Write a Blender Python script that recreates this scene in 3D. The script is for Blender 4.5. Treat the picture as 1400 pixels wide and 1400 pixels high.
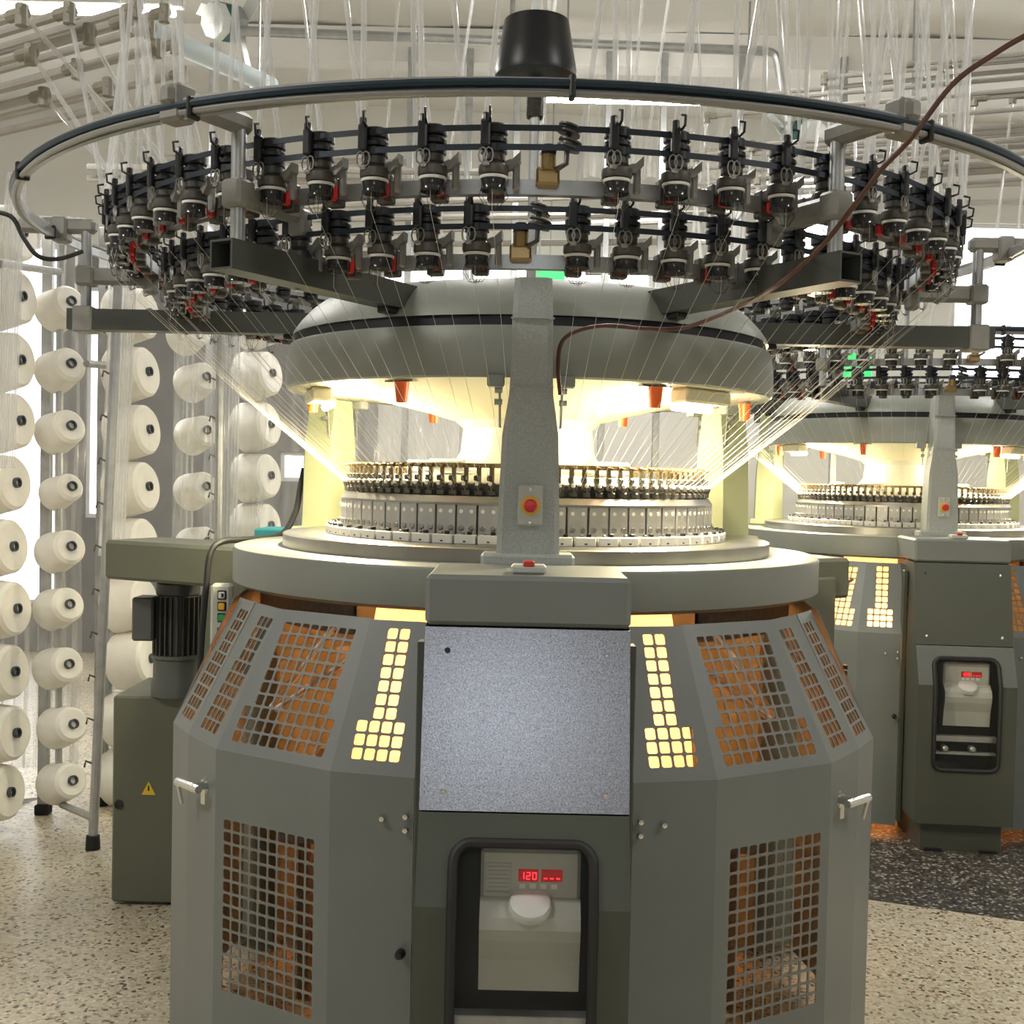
import bpy, math, random
from mathutils import Vector, Matrix
random.seed(7)
S = bpy.context.scene
COL = S.collection
for o in list(bpy.data.objects):
    bpy.data.objects.remove(o)
PI = math.pi
R = math.radians

# ------------------------------------------------------------------ camera
F_PX, PITCH, ROLL, CAM_H = 1593.65, -0.0303, 0.0215, 1.37
cp, sp, cr, sr = math.cos(PITCH), math.sin(PITCH), math.cos(ROLL), math.sin(ROLL)
RIGHT, FWD, UP = Vector((1, 0, 0)), Vector((0, cp, sp)), Vector((0, -sp, cp))
R2, U2 = RIGHT * cr + UP * sr, UP * cr - RIGHT * sr
cd = bpy.data.cameras.new('camera')
cam = bpy.data.objects.new('camera', cd)
COL.objects.link(cam)
cam.matrix_world = Matrix(((R2.x, U2.x, -FWD.x, 0), (R2.y, U2.y, -FWD.y, 0), (R2.z, U2.z, -FWD.z, CAM_H), (0, 0, 0, 1)))
cd.sensor_width = 36
cd.lens = F_PX / 1400 * 36
cd.clip_start = .05
S.camera = cam


def at(u, v, depth):
    """point seen at photo pixel (u, v) at distance depth along world Y"""
    d = R2 * ((u - 700) / F_PX) + FWD - U2 * ((v - 700) / F_PX)
    d = d * (depth / d.y)
    return Vector((d.x, d.y, CAM_H + d.z))


# ------------------------------------------------------------------ world, lights, exposure
S.view_settings.view_transform = 'Standard'
S.view_settings.look = 'None'
S.view_settings.exposure = 0.0
S.view_settings.gamma = 1
S.view_settings.use_curve_mapping = False
w = bpy.data.worlds.new('world')
S.world = w
w.use_nodes = True
w.node_tree.nodes['Background'].inputs[0].default_value = (.86, .93, 1, 1)
w.node_tree.nodes['Background'].inputs[1].default_value = .6


def area(name, loc, rot, sx, sy, power, col):
    l = bpy.data.lights.new(name, 'AREA')
    l.shape = 'RECTANGLE'
    l.size, l.size_y, l.energy, l.color = sx, sy, power, col
    o = bpy.data.objects.new(name, l)
    COL.objects.link(o)
    o.location, o.rotation_euler = loc, rot
    return o


# fluorescent battens under the ceiling: (x, y, length along x?, power)
BATTENS = [(-2.4, 1.2, 55), (2.6, 1.2, 45), (-2.2, 5.4, 50), (.75, 6.5, 50), (3.6, 5.4, 50), (0.2, 3.9, 42)]
BAT_Z = 3.5
for i, (x, y, p) in enumerate(BATTENS):
    area('batten_light', (x, y, BAT_Z - .075), (0, 0, 0), 1.25, .14, p, (1, .98, .94))
# lamp and window added behind the camera for a cover plate highlight
ADDED_WIN = (-.55, .25, 1.78, 2.42)   # x0, x1, z0, z1
area('plate_glint_light', (-.15, -3.9, 2.1), (R(90), 0, 0), .74, .58, 16, (.82, .9, 1))

# ------------------------------------------------------------------ materials
MATS = {}


def mat(name, col=(.5, .5, .5), rough=.5, metal=0, emit=None, estr=0, alpha=1, noise=0, nscale=40, bump=0, bscale=200, spec=None, trans=0):
    if name in MATS:
        return MATS[name]
    m = bpy.data.materials.new(name)
    m.use_nodes = True
    nt = m.node_tree
    b = nt.nodes['Principled BSDF']
    b.inputs['Base Color'].default_value = (*col, 1)
    b.inputs['Roughness'].default_value = rough
    b.inputs['Metallic'].default_value = metal
    if spec is not None:
        b.inputs['Specular IOR Level'].default_value = spec
    if emit:
        b.inputs['Emission Color'].default_value = (*emit, 1)
        b.inputs['Emission Strength'].default_value = estr
    if alpha < 1:
        b.inputs['Alpha'].default_value = alpha
    if trans:
        b.inputs['Transmission Weight'].default_value = trans
    if noise or bump:
        tc = nt.nodes.new('ShaderNodeTexCoord')
    if noise:
        n = nt.nodes.new('ShaderNodeTexNoise')
        n.inputs['Scale'].default_value = nscale
        n.inputs['Detail'].default_value = 4
        nt.links.new(tc.outputs['Object'], n.inputs['Vector'])
        r = nt.nodes.new('ShaderNodeMapRange')
        r.inputs['From Min'].default_value, r.inputs['From Max'].default_value = .3, .7
        r.inputs['To Min'].default_value, r.inputs['To Max'].default_value = 1 - noise, 1 + noise
        nt.links.new(n.outputs['Fac'], r.inputs['Value'])
        x = nt.nodes.new('ShaderNodeMix')
        x.data_type = 'RGBA'
        x.blend_type = 'MULTIPLY'
        x.inputs[0].default_value = 1
        x.inputs[6].default_value = (*col, 1)
        nt.links.new(r.outputs['Result'], x.inputs[7])
        nt.links.new(x.outputs[2], b.inputs['Base Color'])
    if bump:
        n2 = nt.nodes.new('ShaderNodeTexNoise')
        n2.inputs['Scale'].default_value = bscale
        n2.inputs['Detail'].default_value = 2
        nt.links.new(tc.outputs['Object'], n2.inputs['Vector'])
        bp = nt.nodes.new('ShaderNodeBump')
        bp.inputs['Strength'].default_value = bump
        bp.inputs['Distance'].default_value = .002
        nt.links.new(n2.outputs['Fac'], bp.inputs['Height'])
        nt.links.new(bp.outputs['Normal'], b.inputs['Normal'])
    MATS[name] = m
    return m


def mat_nodes(name):
    m = bpy.data.materials.new(name)
    m.use_nodes = True
    MATS[name] = m
    return m, m.node_tree, m.node_tree.nodes['Principled BSDF']


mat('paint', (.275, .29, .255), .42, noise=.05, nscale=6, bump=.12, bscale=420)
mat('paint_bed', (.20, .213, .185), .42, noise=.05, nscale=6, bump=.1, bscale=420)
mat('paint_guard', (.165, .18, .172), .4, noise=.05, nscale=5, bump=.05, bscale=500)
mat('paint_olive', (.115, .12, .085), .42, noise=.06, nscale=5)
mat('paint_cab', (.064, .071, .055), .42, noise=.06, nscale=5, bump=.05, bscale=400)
mat('hammer', (.235, .24, .26), .27, metal=.7, noise=.4, nscale=420, bump=.10, bscale=400)
mat('arm_grey', (.06, .064, .055), .4, noise=.08, nscale=8)
mat('column', (.36, .38, .36), .45, noise=.13, nscale=240, bump=.35, bscale=260)
mat('steel', (.36, .35, .33), .3, metal=.95, noise=.1, nscale=12)
mat('steel_plate', (.42, .415, .39), .42, metal=.5, noise=.12, nscale=18)
mat('chrome', (.75, .75, .75), .15, metal=1)
mat('dark_metal', (.10, .095, .085), .4, metal=.6, noise=.25, nscale=60)
mat('feeder_body', (.095, .09, .08), .45, metal=.5, noise=.25, nscale=50)
mat('cast_grey', (.24, .235, .215), .5, metal=.2, noise=.1, nscale=30)
mat('black', (.012, .013, .016), .35)
mat('black_rubber', (.015, .015, .015), .6)
mat('belt', (.012, .02, .034), .5)
mat('hose_blue', (.012, .03, .05), .35)
mat('hose_grey', (.28, .28, .26), .4)
mat('white_plastic', (.72, .72, .68), .4)
mat('white_block', (.62, .61, .57), .4)
mat('cream_plastic', (.48, .49, .43), .4)
mat('drum', (.035, .035, .035), .15, metal=.3)
mat('red', (.55, .02, .015), .4)
mat('red_btn', (.6, .015, .03), .35)
mat('yellow', (.8, .42, .02), .4)
mat('orange_cup', (.85, .14, .02), .4)
mat('brass', (.38, .27, .12), .35, metal=.8)
mat('finger', (.22, .17, .10), .32, metal=.8, noise=.3, nscale=80)
mat('ceramic', (.85, .82, .74), .25)
mat('yarn', (.62, .60, .54), .8)
mat('cone', (.84, .81, .735), .85, noise=.04, nscale=20, bump=.2, bscale=260)
mat('cone_core', (.05, .06, .075), .5)
mat('galv', (.42, .43, .43), .35, metal=.75, noise=.12, nscale=25)
mat('pipe', (.42, .40, .37), .45, metal=.15, noise=.08, nscale=10)
mat('pipe_fit', (.27, .25, .20), .55, noise=.15, nscale=30)
mat('dial', (.58, .57, .5), .4, metal=.2)
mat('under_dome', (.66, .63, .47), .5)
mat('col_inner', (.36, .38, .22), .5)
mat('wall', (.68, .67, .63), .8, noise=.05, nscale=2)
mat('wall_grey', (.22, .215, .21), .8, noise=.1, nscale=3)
mat('ceiling', (.70, .69, .655), .85, noise=.06, nscale=1.2)
mat('win_frame', (.7, .7, .7), .4)
mat('teal', (.05, .42, .42), .5)
mat('green_btn', (.03, .3, .08), .4)
mat('brown_cable', (.10, .035, .02), .45, noise=.2, nscale=20)
mat('motor', (.07, .07, .06), .45, metal=.2)
mat('warn_yellow', (.75, .5, .02), .5)
mat('tube_emit', (1, 1, 1), .5, emit=(1, .96, .9), estr=45)
mat('lamp_emit', (1, 1, 1), .5, emit=(1, .86, .55), estr=25)
mat('led_red', (.3, 0, 0), .5, emit=(1, .02, .03), estr=4)
mat('led_dark', (.10, .005, .005), .3, emit=(1, .02, .02), estr=.22)
mat('print_grey', (.38, .38, .38), .6)
mat('exit_green', (.02, .5, .1), .4, emit=(.05, .8, .2), estr=.9)
mat('fan_white', (.75, .78, .76), .4)
mat('motor_grey', (.10, .105, .095), .45)
mat('fan_grey', (.3, .31, .3), .4)
mat('fan_teal', (.02, .10, .09), .4)
mat('duct', (.62, .70, .73), .4)
mat('window_glow', (1, 1, 1), .5, emit=(.95, .97, 1), estr=3.2)
mat('rubber_foot', (.01, .01, .01), .7)
mat('inside_dark', (.05, .045, .04), .7)


def glassy(name, tint, transp, rough=.08, diffuse=.25):
    m, nt, b = mat_nodes(name)
    b.inputs['Base Color'].default_value = (*tint, 1)
    b.inputs['Roughness'].default_value = rough
    b.inputs['Alpha'].default_value = 1 - transp
    b.inputs['Specular IOR Level'].default_value = .8
    return m


glassy('clear_tube', (.80, .80, .79), .62, .10)
glassy('pane_glass', (.10, .11, .10), .88, .04)
# crinkled plastic film
m, nt, b = mat_nodes('film')
b.inputs['Base Color'].default_value = (.8, .8, .78, 1)
b.inputs['Roughness'].default_value = .12
b.inputs['Specular IOR Level'].default_value = 1.0
tc = nt.nodes.new('ShaderNodeTexCoord')
mp = nt.nodes.new('ShaderNodeMapping')
mp.inputs['Scale'].default_value = (14, 14, 1.2)
ns = nt.nodes.new('ShaderNodeTexNoise')
ns.inputs['Scale'].default_value = 1.6
ns.inputs['Detail'].default_value = 4
nt.links.new(tc.outputs['Object'], mp.inputs['Vector'])
nt.links.new(mp.outputs['Vector'], ns.inputs['Vector'])
mr = nt.nodes.new('ShaderNodeMapRange')
mr.inputs['From Min'].default_value, mr.inputs['From Max'].default_value = .35, .75
mr.inputs['To Min'].default_value, mr.inputs['To Max'].default_value = .05, .42
nt.links.new(ns.outputs['Fac'], mr.inputs['Value'])
nt.links.new(mr.outputs['Result'], b.inputs['Alpha'])
bp = nt.nodes.new('ShaderNodeBump')
bp.inputs['Strength'].default_value = .5
bp.inputs['Distance'].default_value = .01
nt.links.new(ns.outputs['Fac'], bp.inputs['Height'])
nt.links.new(bp.outputs['Normal'], b.inputs['Normal'])
# knitted fabric tube, lit from the lamp inside
m, nt, b = mat_nodes('fabric')
out = nt.nodes['Material Output']
nt.nodes.remove(b)
df = nt.nodes.new('ShaderNodeBsdfDiffuse')
tl = nt.nodes.new('ShaderNodeBsdfTranslucent')
mx = nt.nodes.new('ShaderNodeMixShader')
df.inputs[0].default_value = (.8, .56, .36, 1)
tl.inputs[0].default_value = (.85, .58, .36, 1)
mx.inputs[0].default_value = .6
nt.links.new(df.outputs[0], mx.inputs[1])
nt.links.new(tl.outputs[0], mx.inputs[2])
nt.links.new(mx.outputs[0], out.inputs[0])


def terrazzo(name, cols, scale):
    m, nt, b = mat_nodes(name)
    b.inputs['Roughness'].default_value = .38
    tc = nt.nodes.new('ShaderNodeTexCoord')
    v = nt.nodes.new('ShaderNodeTexVoronoi')
    v.inputs['Scale'].default_value = scale
    nt.links.new(tc.outputs['Object'], v.inputs['Vector'])
    sepc = nt.nodes.new('ShaderNodeSeparateColor')
    nt.links.new(v.outputs['Color'], sepc.inputs[0])
    rp = nt.nodes.new('ShaderNodeValToRGB')
    rp.color_ramp.interpolation = 'CONSTANT'
    e = rp.color_ramp.elements
    e[0].position, e[0].color = 0, (*cols[0][1], 1)
    e[1].position, e[1].color = cols[1][0], (*cols[1][1], 1)
    for p, c in cols[2:]:
        x = e.new(p)
        x.color = (*c, 1)
    nt.links.new(sepc.outputs[0], rp.inputs[0])
    n = nt.nodes.new('ShaderNodeTexNoise')
    n.inputs['Scale'].default_value = 1.3
    n.inputs['Detail'].default_value = 5
    nt.links.new(tc.outputs['Object'], n.inputs['Vector'])
    r = nt.nodes.new('ShaderNodeMapRange')
    r.inputs['From Min'].default_value, r.inputs['From Max'].default_value = .3, .7
    r.inputs['To Min'].default_value, r.inputs['To Max'].default_value = .8, 1.12
    nt.links.new(n.outputs['Fac'], r.inputs['Value'])
    x = nt.nodes.new('ShaderNodeMix')
    x.data_type = 'RGBA'
    x.blend_type = 'MULTIPLY'
    x.inputs[0].default_value = 1
    nt.links.new(rp.outputs[0], x.inputs[6])
    nt.links.new(r.outputs['Result'], x.inputs[7])
    nt.links.new(x.outputs[2], b.inputs['Base Color'])
    return m


terrazzo('floor_light', [(0, (.56, .49, .35)), (.34, (.48, .42, .30)), (.58, (.60, .55, .42)), (.80, (.34, .28, .19)), (.90, (.11, .09, .06)), (.955, (.34, .18, .11)), (.975, (.66, .62, .52))], 105)
terrazzo('floor_dark', [(0, (.05, .045, .04)), (.4, (.09, .08, .065)), (.62, (.03, .028, .025)), (.78, (.16, .145, .12)), (.9, (.4, .37, .31))], 105)


# ------------------------------------------------------------------ mesh helpers
class MB:
    def __init__(s):
        s.v, s.f, s.m = [], [], []

    def add(s, vs, fs, m=0, M=None):
        o = len(s.v)
        if M is None:
            s.v += [tuple(p) for p in vs]
        else:
            s.v += [tuple(M @ Vector(p)) for p in vs]
        s.f += [tuple(i + o for i in f) for f in fs]
        s.m += [m] * len(fs)

    def box(s, c, d, m=0, ch=0, M=None):
        x, y, z = c
        a, b, e = d[0] / 2, d[1] / 2, d[2] / 2
        if ch <= 0:
            vs = [(x + i * a, y + j * b, z + k * e) for k in (-1, 1) for j in (-1, 1) for i in (-1, 1)]
            s.add(vs, [(0, 2, 3, 1), (4, 5, 7, 6), (0, 1, 5, 4), (2, 6, 7, 3), (0, 4, 6, 2), (1, 3, 7, 5)], m, M)
            return
        vs = []
        idx = {}
        for k in (-1, 1):
            for j in (-1, 1):
                for i in (-1, 1):
                    for ax in range(3):
                        p = [a, b, e]
                        q = [p[t] - (ch if t != ax else 0) for t in range(3)]
                        idx[(i, j, k, ax)] = len(vs)
                        vs.append((x + i * q[0], y + j * q[1], z + k * q[2]))
        fs = []
        for sg in (-1, 1):
            o4 = [(-1, -1), (1, -1), (1, 1), (-1, 1)]
            if sg < 0:
                o4 = o4[::-1]
            fs.append([idx[(sg, p, q, 0)] for p, q in o4])
            fs.append([idx[(q, sg, p, 1)] for p, q in o4])
            fs.append([idx[(p, q, sg, 2)] for p, q in o4])
        for p in (-1, 1):
            for q in (-1, 1):
                f = [idx[(p, q, -1, 0)], idx[(p, q, 1, 0)], idx[(p, q, 1, 1)], idx[(p, q, -1, 1)]]
                fs.append(f if p * q < 0 else f[::-1])
                f = [idx[(p, -1, q, 0)], idx[(p, 1, q, 0)], idx[(p, 1, q, 2)], idx[(p, -1, q, 2)]]
                fs.append(f if p * q > 0 else f[::-1])
                f = [idx[(-1, p, q, 1)], idx[(1, p, q, 1)], idx[(1, p, q, 2)], idx[(-1, p, q, 2)]]
                fs.append(f if p * q < 0 else f[::-1])
        for i in (-1, 1):
            for j in (-1, 1):
                for k in (-1, 1):
                    f = [idx[(i, j, k, 0)], idx[(i, j, k, 1)], idx[(i, j, k, 2)]]
                    fs.append(f if i * j * k > 0 else f[::-1])
        s.add(vs, fs, m, M)

    def lathe(s, prof, seg=24, m=0, closed=False, M=None, a0=0, a1=2 * PI):
        full = abs(a1 - a0 - 2 * PI) < 1e-6
        n = seg if full else seg + 1
        vs = []
        for i in range(n):
            a = a0 + (a1 - a0) * i / seg
            for r, z in prof:
                vs.append((r * math.sin(a), -r * math.cos(a), z))
        k = len(prof)
        fs = []
        for i in range(seg):
            j = (i + 1) % n
            for t in range(k if closed else k - 1):
                u = (t + 1) % k
                fs.append((i * k + t, j * k + t, j * k + u, i * k + u))
        if not closed and full:
            if prof[0][0] > 1e-6:
                fs.append(tuple(i * k for i in range(n))[::-1])
            if prof[-1][0] > 1e-6:
                fs.append(tuple(i * k + k - 1 for i in range(n)))
        s.add(vs, fs, m, M)

    def tube(s, pts, r, seg=8, m=0, caps=True, loop=False):
        pts = [Vector(p) for p in pts]
        n = len(pts)
        vs, fs = [], []
        up = None
        for i, p in enumerate(pts):
            if loop:
                t = (pts[(i + 1) % n] - pts[i - 1])
            else:
                t = pts[min(i + 1, n - 1)] - pts[max(i - 1, 0)]
            t = t.normalized()
            if up is None:
                up = Vector((0, 0, 1)) if abs(t.z) < .9 else Vector((1, 0, 0))
            a = t.cross(up)
            if a.length < 1e-5:
                a = t.cross(Vector((.3, 1, .2)))
            a.normalize()
            b2 = a.cross(t).normalized()
            up = b2
            rr = r[i] if isinstance(r, (list, tuple)) else r
            for k in range(seg):
                th = 2 * PI * k / seg
                vs.append(p + a * (rr * math.cos(th)) + b2 * (rr * math.sin(th)))
        for i in range(n if loop else n - 1):
            j = (i + 1) % n
            for k in range(seg):
                l = (k + 1) % seg
                fs.append((i * seg + k, i * seg + l, j * seg + l, j * seg + k))
        if caps and not loop:
            fs.append(tuple(range(seg))[::-1])
            fs.append(tuple(range((n - 1) * seg, n * seg)))
        s.add(vs, fs, m)

    def extrude(s, outline, y0, y1, m=0, M=None):
        """outline [(x, z)] counter-clockwise seen from -y, extruded from y0 (front) to y1"""
        n = len(outline)
        vs = [(x, y0, z) for x, z in outline] + [(x, y1, z) for x, z in outline]
        fs = [tuple(range(n)), tuple(range(n, 2 * n))[::-1]]
        for i in range(n):
            j = (i + 1) % n
            fs.append((i, i + n, j + n, j))
        s.add(vs, fs, m, M)

    def mesh(s, name, mats, smooth=35):
        me = bpy.data.meshes.new(name)
        me.from_pydata(s.v, [], s.f)
        for x in (mats if isinstance(mats, (list, tuple)) else [mats]):
            me.materials.append(MATS[x])
        me.polygons.foreach_set('material_index', s.m)
        if smooth:
            me.polygons.foreach_set('use_smooth', [True] * len(me.polygons))
            me.set_sharp_from_angle(angle=R(smooth))
        me.update()
        return me

    def build(s, name, mats, parent=None, smooth=35, loc=None, rz=0):
        return link(name, s.mesh(name, mats, smooth), parent, loc, rz)


def link(name, me, parent=None, loc=None, rz=0):
    o = bpy.data.objects.new(name, me)
    COL.objects.link(o)
    if parent:
        o.parent = parent
    if loc is not None:
        o.location = loc
    o.rotation_euler.z = rz
    return o


def empty(name, loc=(0, 0, 0), rz=0):
    o = bpy.data.objects.new(name, None)
    COL.objects.link(o)
    o.location = loc
    o.rotation_euler.z = rz
    o.empty_display_size = .1
    return o


def tag(o, label=None, cat=None, group=None, kind=None):
    if label:
        o['label'] = label
    if cat:
        o['category'] = cat
    if group:
        o['group'] = group
    if kind:
        o['kind'] = kind
    return o


def P(r, deg, z):
    return Vector((r * math.sin(R(deg)), -r * math.cos(R(deg)), z))


def frame(z_dir, loc):
    """matrix whose local z points along z_dir"""
    q = Vector(z_dir).normalized().to_track_quat('Z', 'Y')
    return Matrix.Translation(loc) @ q.to_matrix().to_4x4()


def spline(pts, n=6):
    pts = [Vector(p) for p in pts]
    out = []
    for i in range(len(pts) - 1):
        p0, p1, p2, p3 = pts[max(i - 1, 0)], pts[i], pts[i + 1], pts[min(i + 2, len(pts) - 1)]
        for k in range(n):
            t = k / n
            out.append(.5 * ((2 * p1) + (p2 - p0) * t + (2 * p0 - 5 * p1 + 4 * p2 - p3) * t * t + (3 * p1 - p0 - 3 * p2 + p3) * t ** 3))
    out.append(pts[-1])
    return out


# ------------------------------------------------------------------ the room
XL, XR, YB, YF, ZC = -4.9, 6.2, 8.6, -4.0, 4.05


def slab(name, c, d, m, **k):
    b = MB()
    b.box(c, d)
    o = b.build(name, m, None, 0)
    tag(o, kind='structure', **k)
    return o


slab('floor', ((XL + XR) / 2, (YB + YF) / 2, -.1), (XR - XL, YB - YF, .2), 'floor_light', label='speckled beige terrazzo floor', cat='floor')
b = MB()
dk = [(.55, 4.06), (1.2, 3.81), (1.63, 3.65), (6.1, 2.0), (6.1, 3.2), (3.0, 4.35), (1.62, 4.88), (.55, 5.28)]
b.add([(x, y, 0) for x, y in dk] + [(x, y, .001) for x, y in dk], [tuple(range(8))[::-1], tuple(range(8, 16))] + [(i, (i + 1) % 8, (i + 1) % 8 + 8, i + 8) for i in range(8)])
tag(b.build('trim_1', 'floor_dark', None, 0), label='dark terrazzo strip crossing the beige floor', cat='floor strip', kind='structure')
# ceiling: sagging lining sheets between beams
b = MB()
nx, ny = 60, 48
for j in range(ny + 1):
    for i in range(nx + 1):
        x, y = XL + (XR - XL) * i / nx, YF + (YB - YF) * j / ny
        b.v.append((x, y, ZC - .05 * abs(math.sin(PI * (y + .3) / 1.9)) * (0.6 + .4 * math.sin(x * 1.7)) + .012 * math.sin(x * 5.1 + y * 3)))
for j in range(ny):
    for i in range(nx):
        k = j * (nx + 1) + i
        b.f.append((k, k + nx + 1, k + nx + 2, k + 1))
        b.m.append(0)
b.box(((XL + XR) / 2, (YB + YF) / 2, ZC + .1), (XR - XL, YB - YF, .1))
tag(b.build('ceiling', 'ceiling', None, 60), label='beige ceiling lined with sagging sheets', cat='ceiling', kind='structure')

# walls with windows; back wall pieces around the openings
WIN = [  # back wall openings x0, x1, z0, z1; tiny third pane imitates a reflection on plastic film
    (-4.6, -3.36, .35, 3.0), (-3.16, -2.98, 1.0, 2.7), (-1.72, -1.52, 1.3, 1.52), (-1.0, 1.0, 2.45, 3.0), (1.9, 2.55, 2.55, 3.65), (3.2, 5.6, 2.0, 3.3)]
b = MB()
xs = sorted({XL, XR, *[q for q4 in WIN for q in q4[:2]]})
zs = sorted({0, ZC + .1, *[q for q4 in WIN for q in q4[2:]]})
for i in range(len(xs) - 1):
    for k in range(len(zs) - 1):
        xm, zm = (xs[i] + xs[i + 1]) / 2, (zs[k] + zs[k + 1]) / 2
        if any(a < xm < c and d < zm < e for a, c, d, e in WIN):
            continue
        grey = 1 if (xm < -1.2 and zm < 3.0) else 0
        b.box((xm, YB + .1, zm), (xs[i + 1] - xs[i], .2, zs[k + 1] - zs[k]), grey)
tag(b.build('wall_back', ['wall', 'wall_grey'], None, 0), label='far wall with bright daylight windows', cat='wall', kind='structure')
slab('wall_left', (XL - .1, (YB + YF) / 2, ZC / 2), (.2, YB - YF + .4, ZC + .2), 'wall', label='plain wall behind the yarn creels', cat='wall')
slab('wall_right', (XR + .1, (YB + YF) / 2, ZC / 2), (.2, YB - YF + .4, ZC + .2), 'wall', label='plain wall beyond the second knitting machine', cat='wall')
b = MB()
xa, xb, za, zb = ADDED_WIN
for (p, q, u, v) in ((XL, xa, -.1, ZC + .1), (xb, XR, -.1, ZC + .1), (xa, xb, -.1, za), (xa, xb, zb, ZC + .1)):
    b.box(((p + q) / 2, YF - .1, (u + v) / 2), (q - p, .2, v - u))
tag(b.build('wall_front', 'wall', None, 0), label='plain wall with an added glowing pane facing the cabinet of the first machine', cat='wall', kind='structure')
b = MB()
for (p, q, u, v) in ((xa, xb, za, za + .03), (xa, xb, zb - .03, zb), (xa, xa + .03, za + .03, zb - .03), (xb - .03, xb, za + .03, zb - .03)):
    b.box(((p + q) / 2, YF - .05, (u + v) / 2), (q - p, .05, v - u))
rw = tag(b.build('window_20', 'win_frame', None, 0), kind='structure')
b = MB()
b.box(((xa + xb) / 2, YF - .06, (za + zb) / 2), (xb - xa - .06, .006, zb - za - .06))
b.build('pane', 'window_glow', rw, 0)  # glowing pane added for the plate highlight, no known window there
for i, (x0, x1, z0, z1) in enumerate(WIN):
    r = MB()
    t = .03
    xm, zm = (x0 + x1) / 2, (z0 + z1) / 2
    r.box((xm, YB + .06, z0 + t / 2), (x1 - x0, .06, t))
    r.box((xm, YB + .06, z1 - t / 2), (x1 - x0, .06, t))
    r.box((x0 + t / 2, YB + .06, zm), (t, .06, z1 - z0 - 2 * t))
    r.box((x1 - t / 2, YB + .06, zm), (t, .06, z1 - z0 - 2 * t))
    nm = max(1, round((x1 - x0) / .7))
    for k in range(1, nm):
        r.box((x0 + (x1 - x0) * k / nm, YB + .06, zm), (t, .05, z1 - z0 - 2 * t))
    fr = r.build('window_%d' % (i + 1), 'win_frame', None, 0)
    tag(fr, kind='structure')
    for k in range(nm):
        g = MB()
        a, c = x0 + (x1 - x0) * k / nm + t / 2, x0 + (x1 - x0) * (k + 1) / nm - t / 2
        g.box(((a + c) / 2, YB + .09, zm), (c - a, .006, z1 - z0 - 2 * t))
        g.build('pane', 'window_glow', fr, 0)
# ceiling beams
for k, y in enumerate((4.9, 7.1)):
    slab('trim_%d' % (k + 2), ((XL + XR) / 2, y, ZC - .12), (XR - XL, .16, .2), 'ceiling', label='painted ceiling beam', cat='beam')

# fluorescent battens
BAT_LAB = ['before the yarn creels', 'before the olive-grey machine', 'above the yarn creels', 'behind the black fan motor', 'beyond the olive-grey machine', 'over the silver-fronted machine']
for i, (x, y, p) in enumerate(BATTENS):
    t = tag(empty('ceiling_light', (x, y, BAT_Z)), 'white fluorescent batten hung from the ceiling ' + BAT_LAB[i], 'ceiling light', 'fluorescent battens')
    q = MB()
    q.box((0, 0, 0), (1.3, .06, .04), 0, .006)
    q.build('housing', 'white_plastic', t)
    q = MB()
    q.tube([(-.61, 0, -.045), (.61, 0, -.045)], .016, 10)
    q.build('lamp_tube', 'tube_emit', t)
    for s in (-1, 1):
        q = MB()
        q.tube([(s * .5, 0, .02), (s * .5, 0, ZC - BAT_Z - .02)], .006, 6)
        q.build('hanger_rod', 'galv', t)


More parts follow.
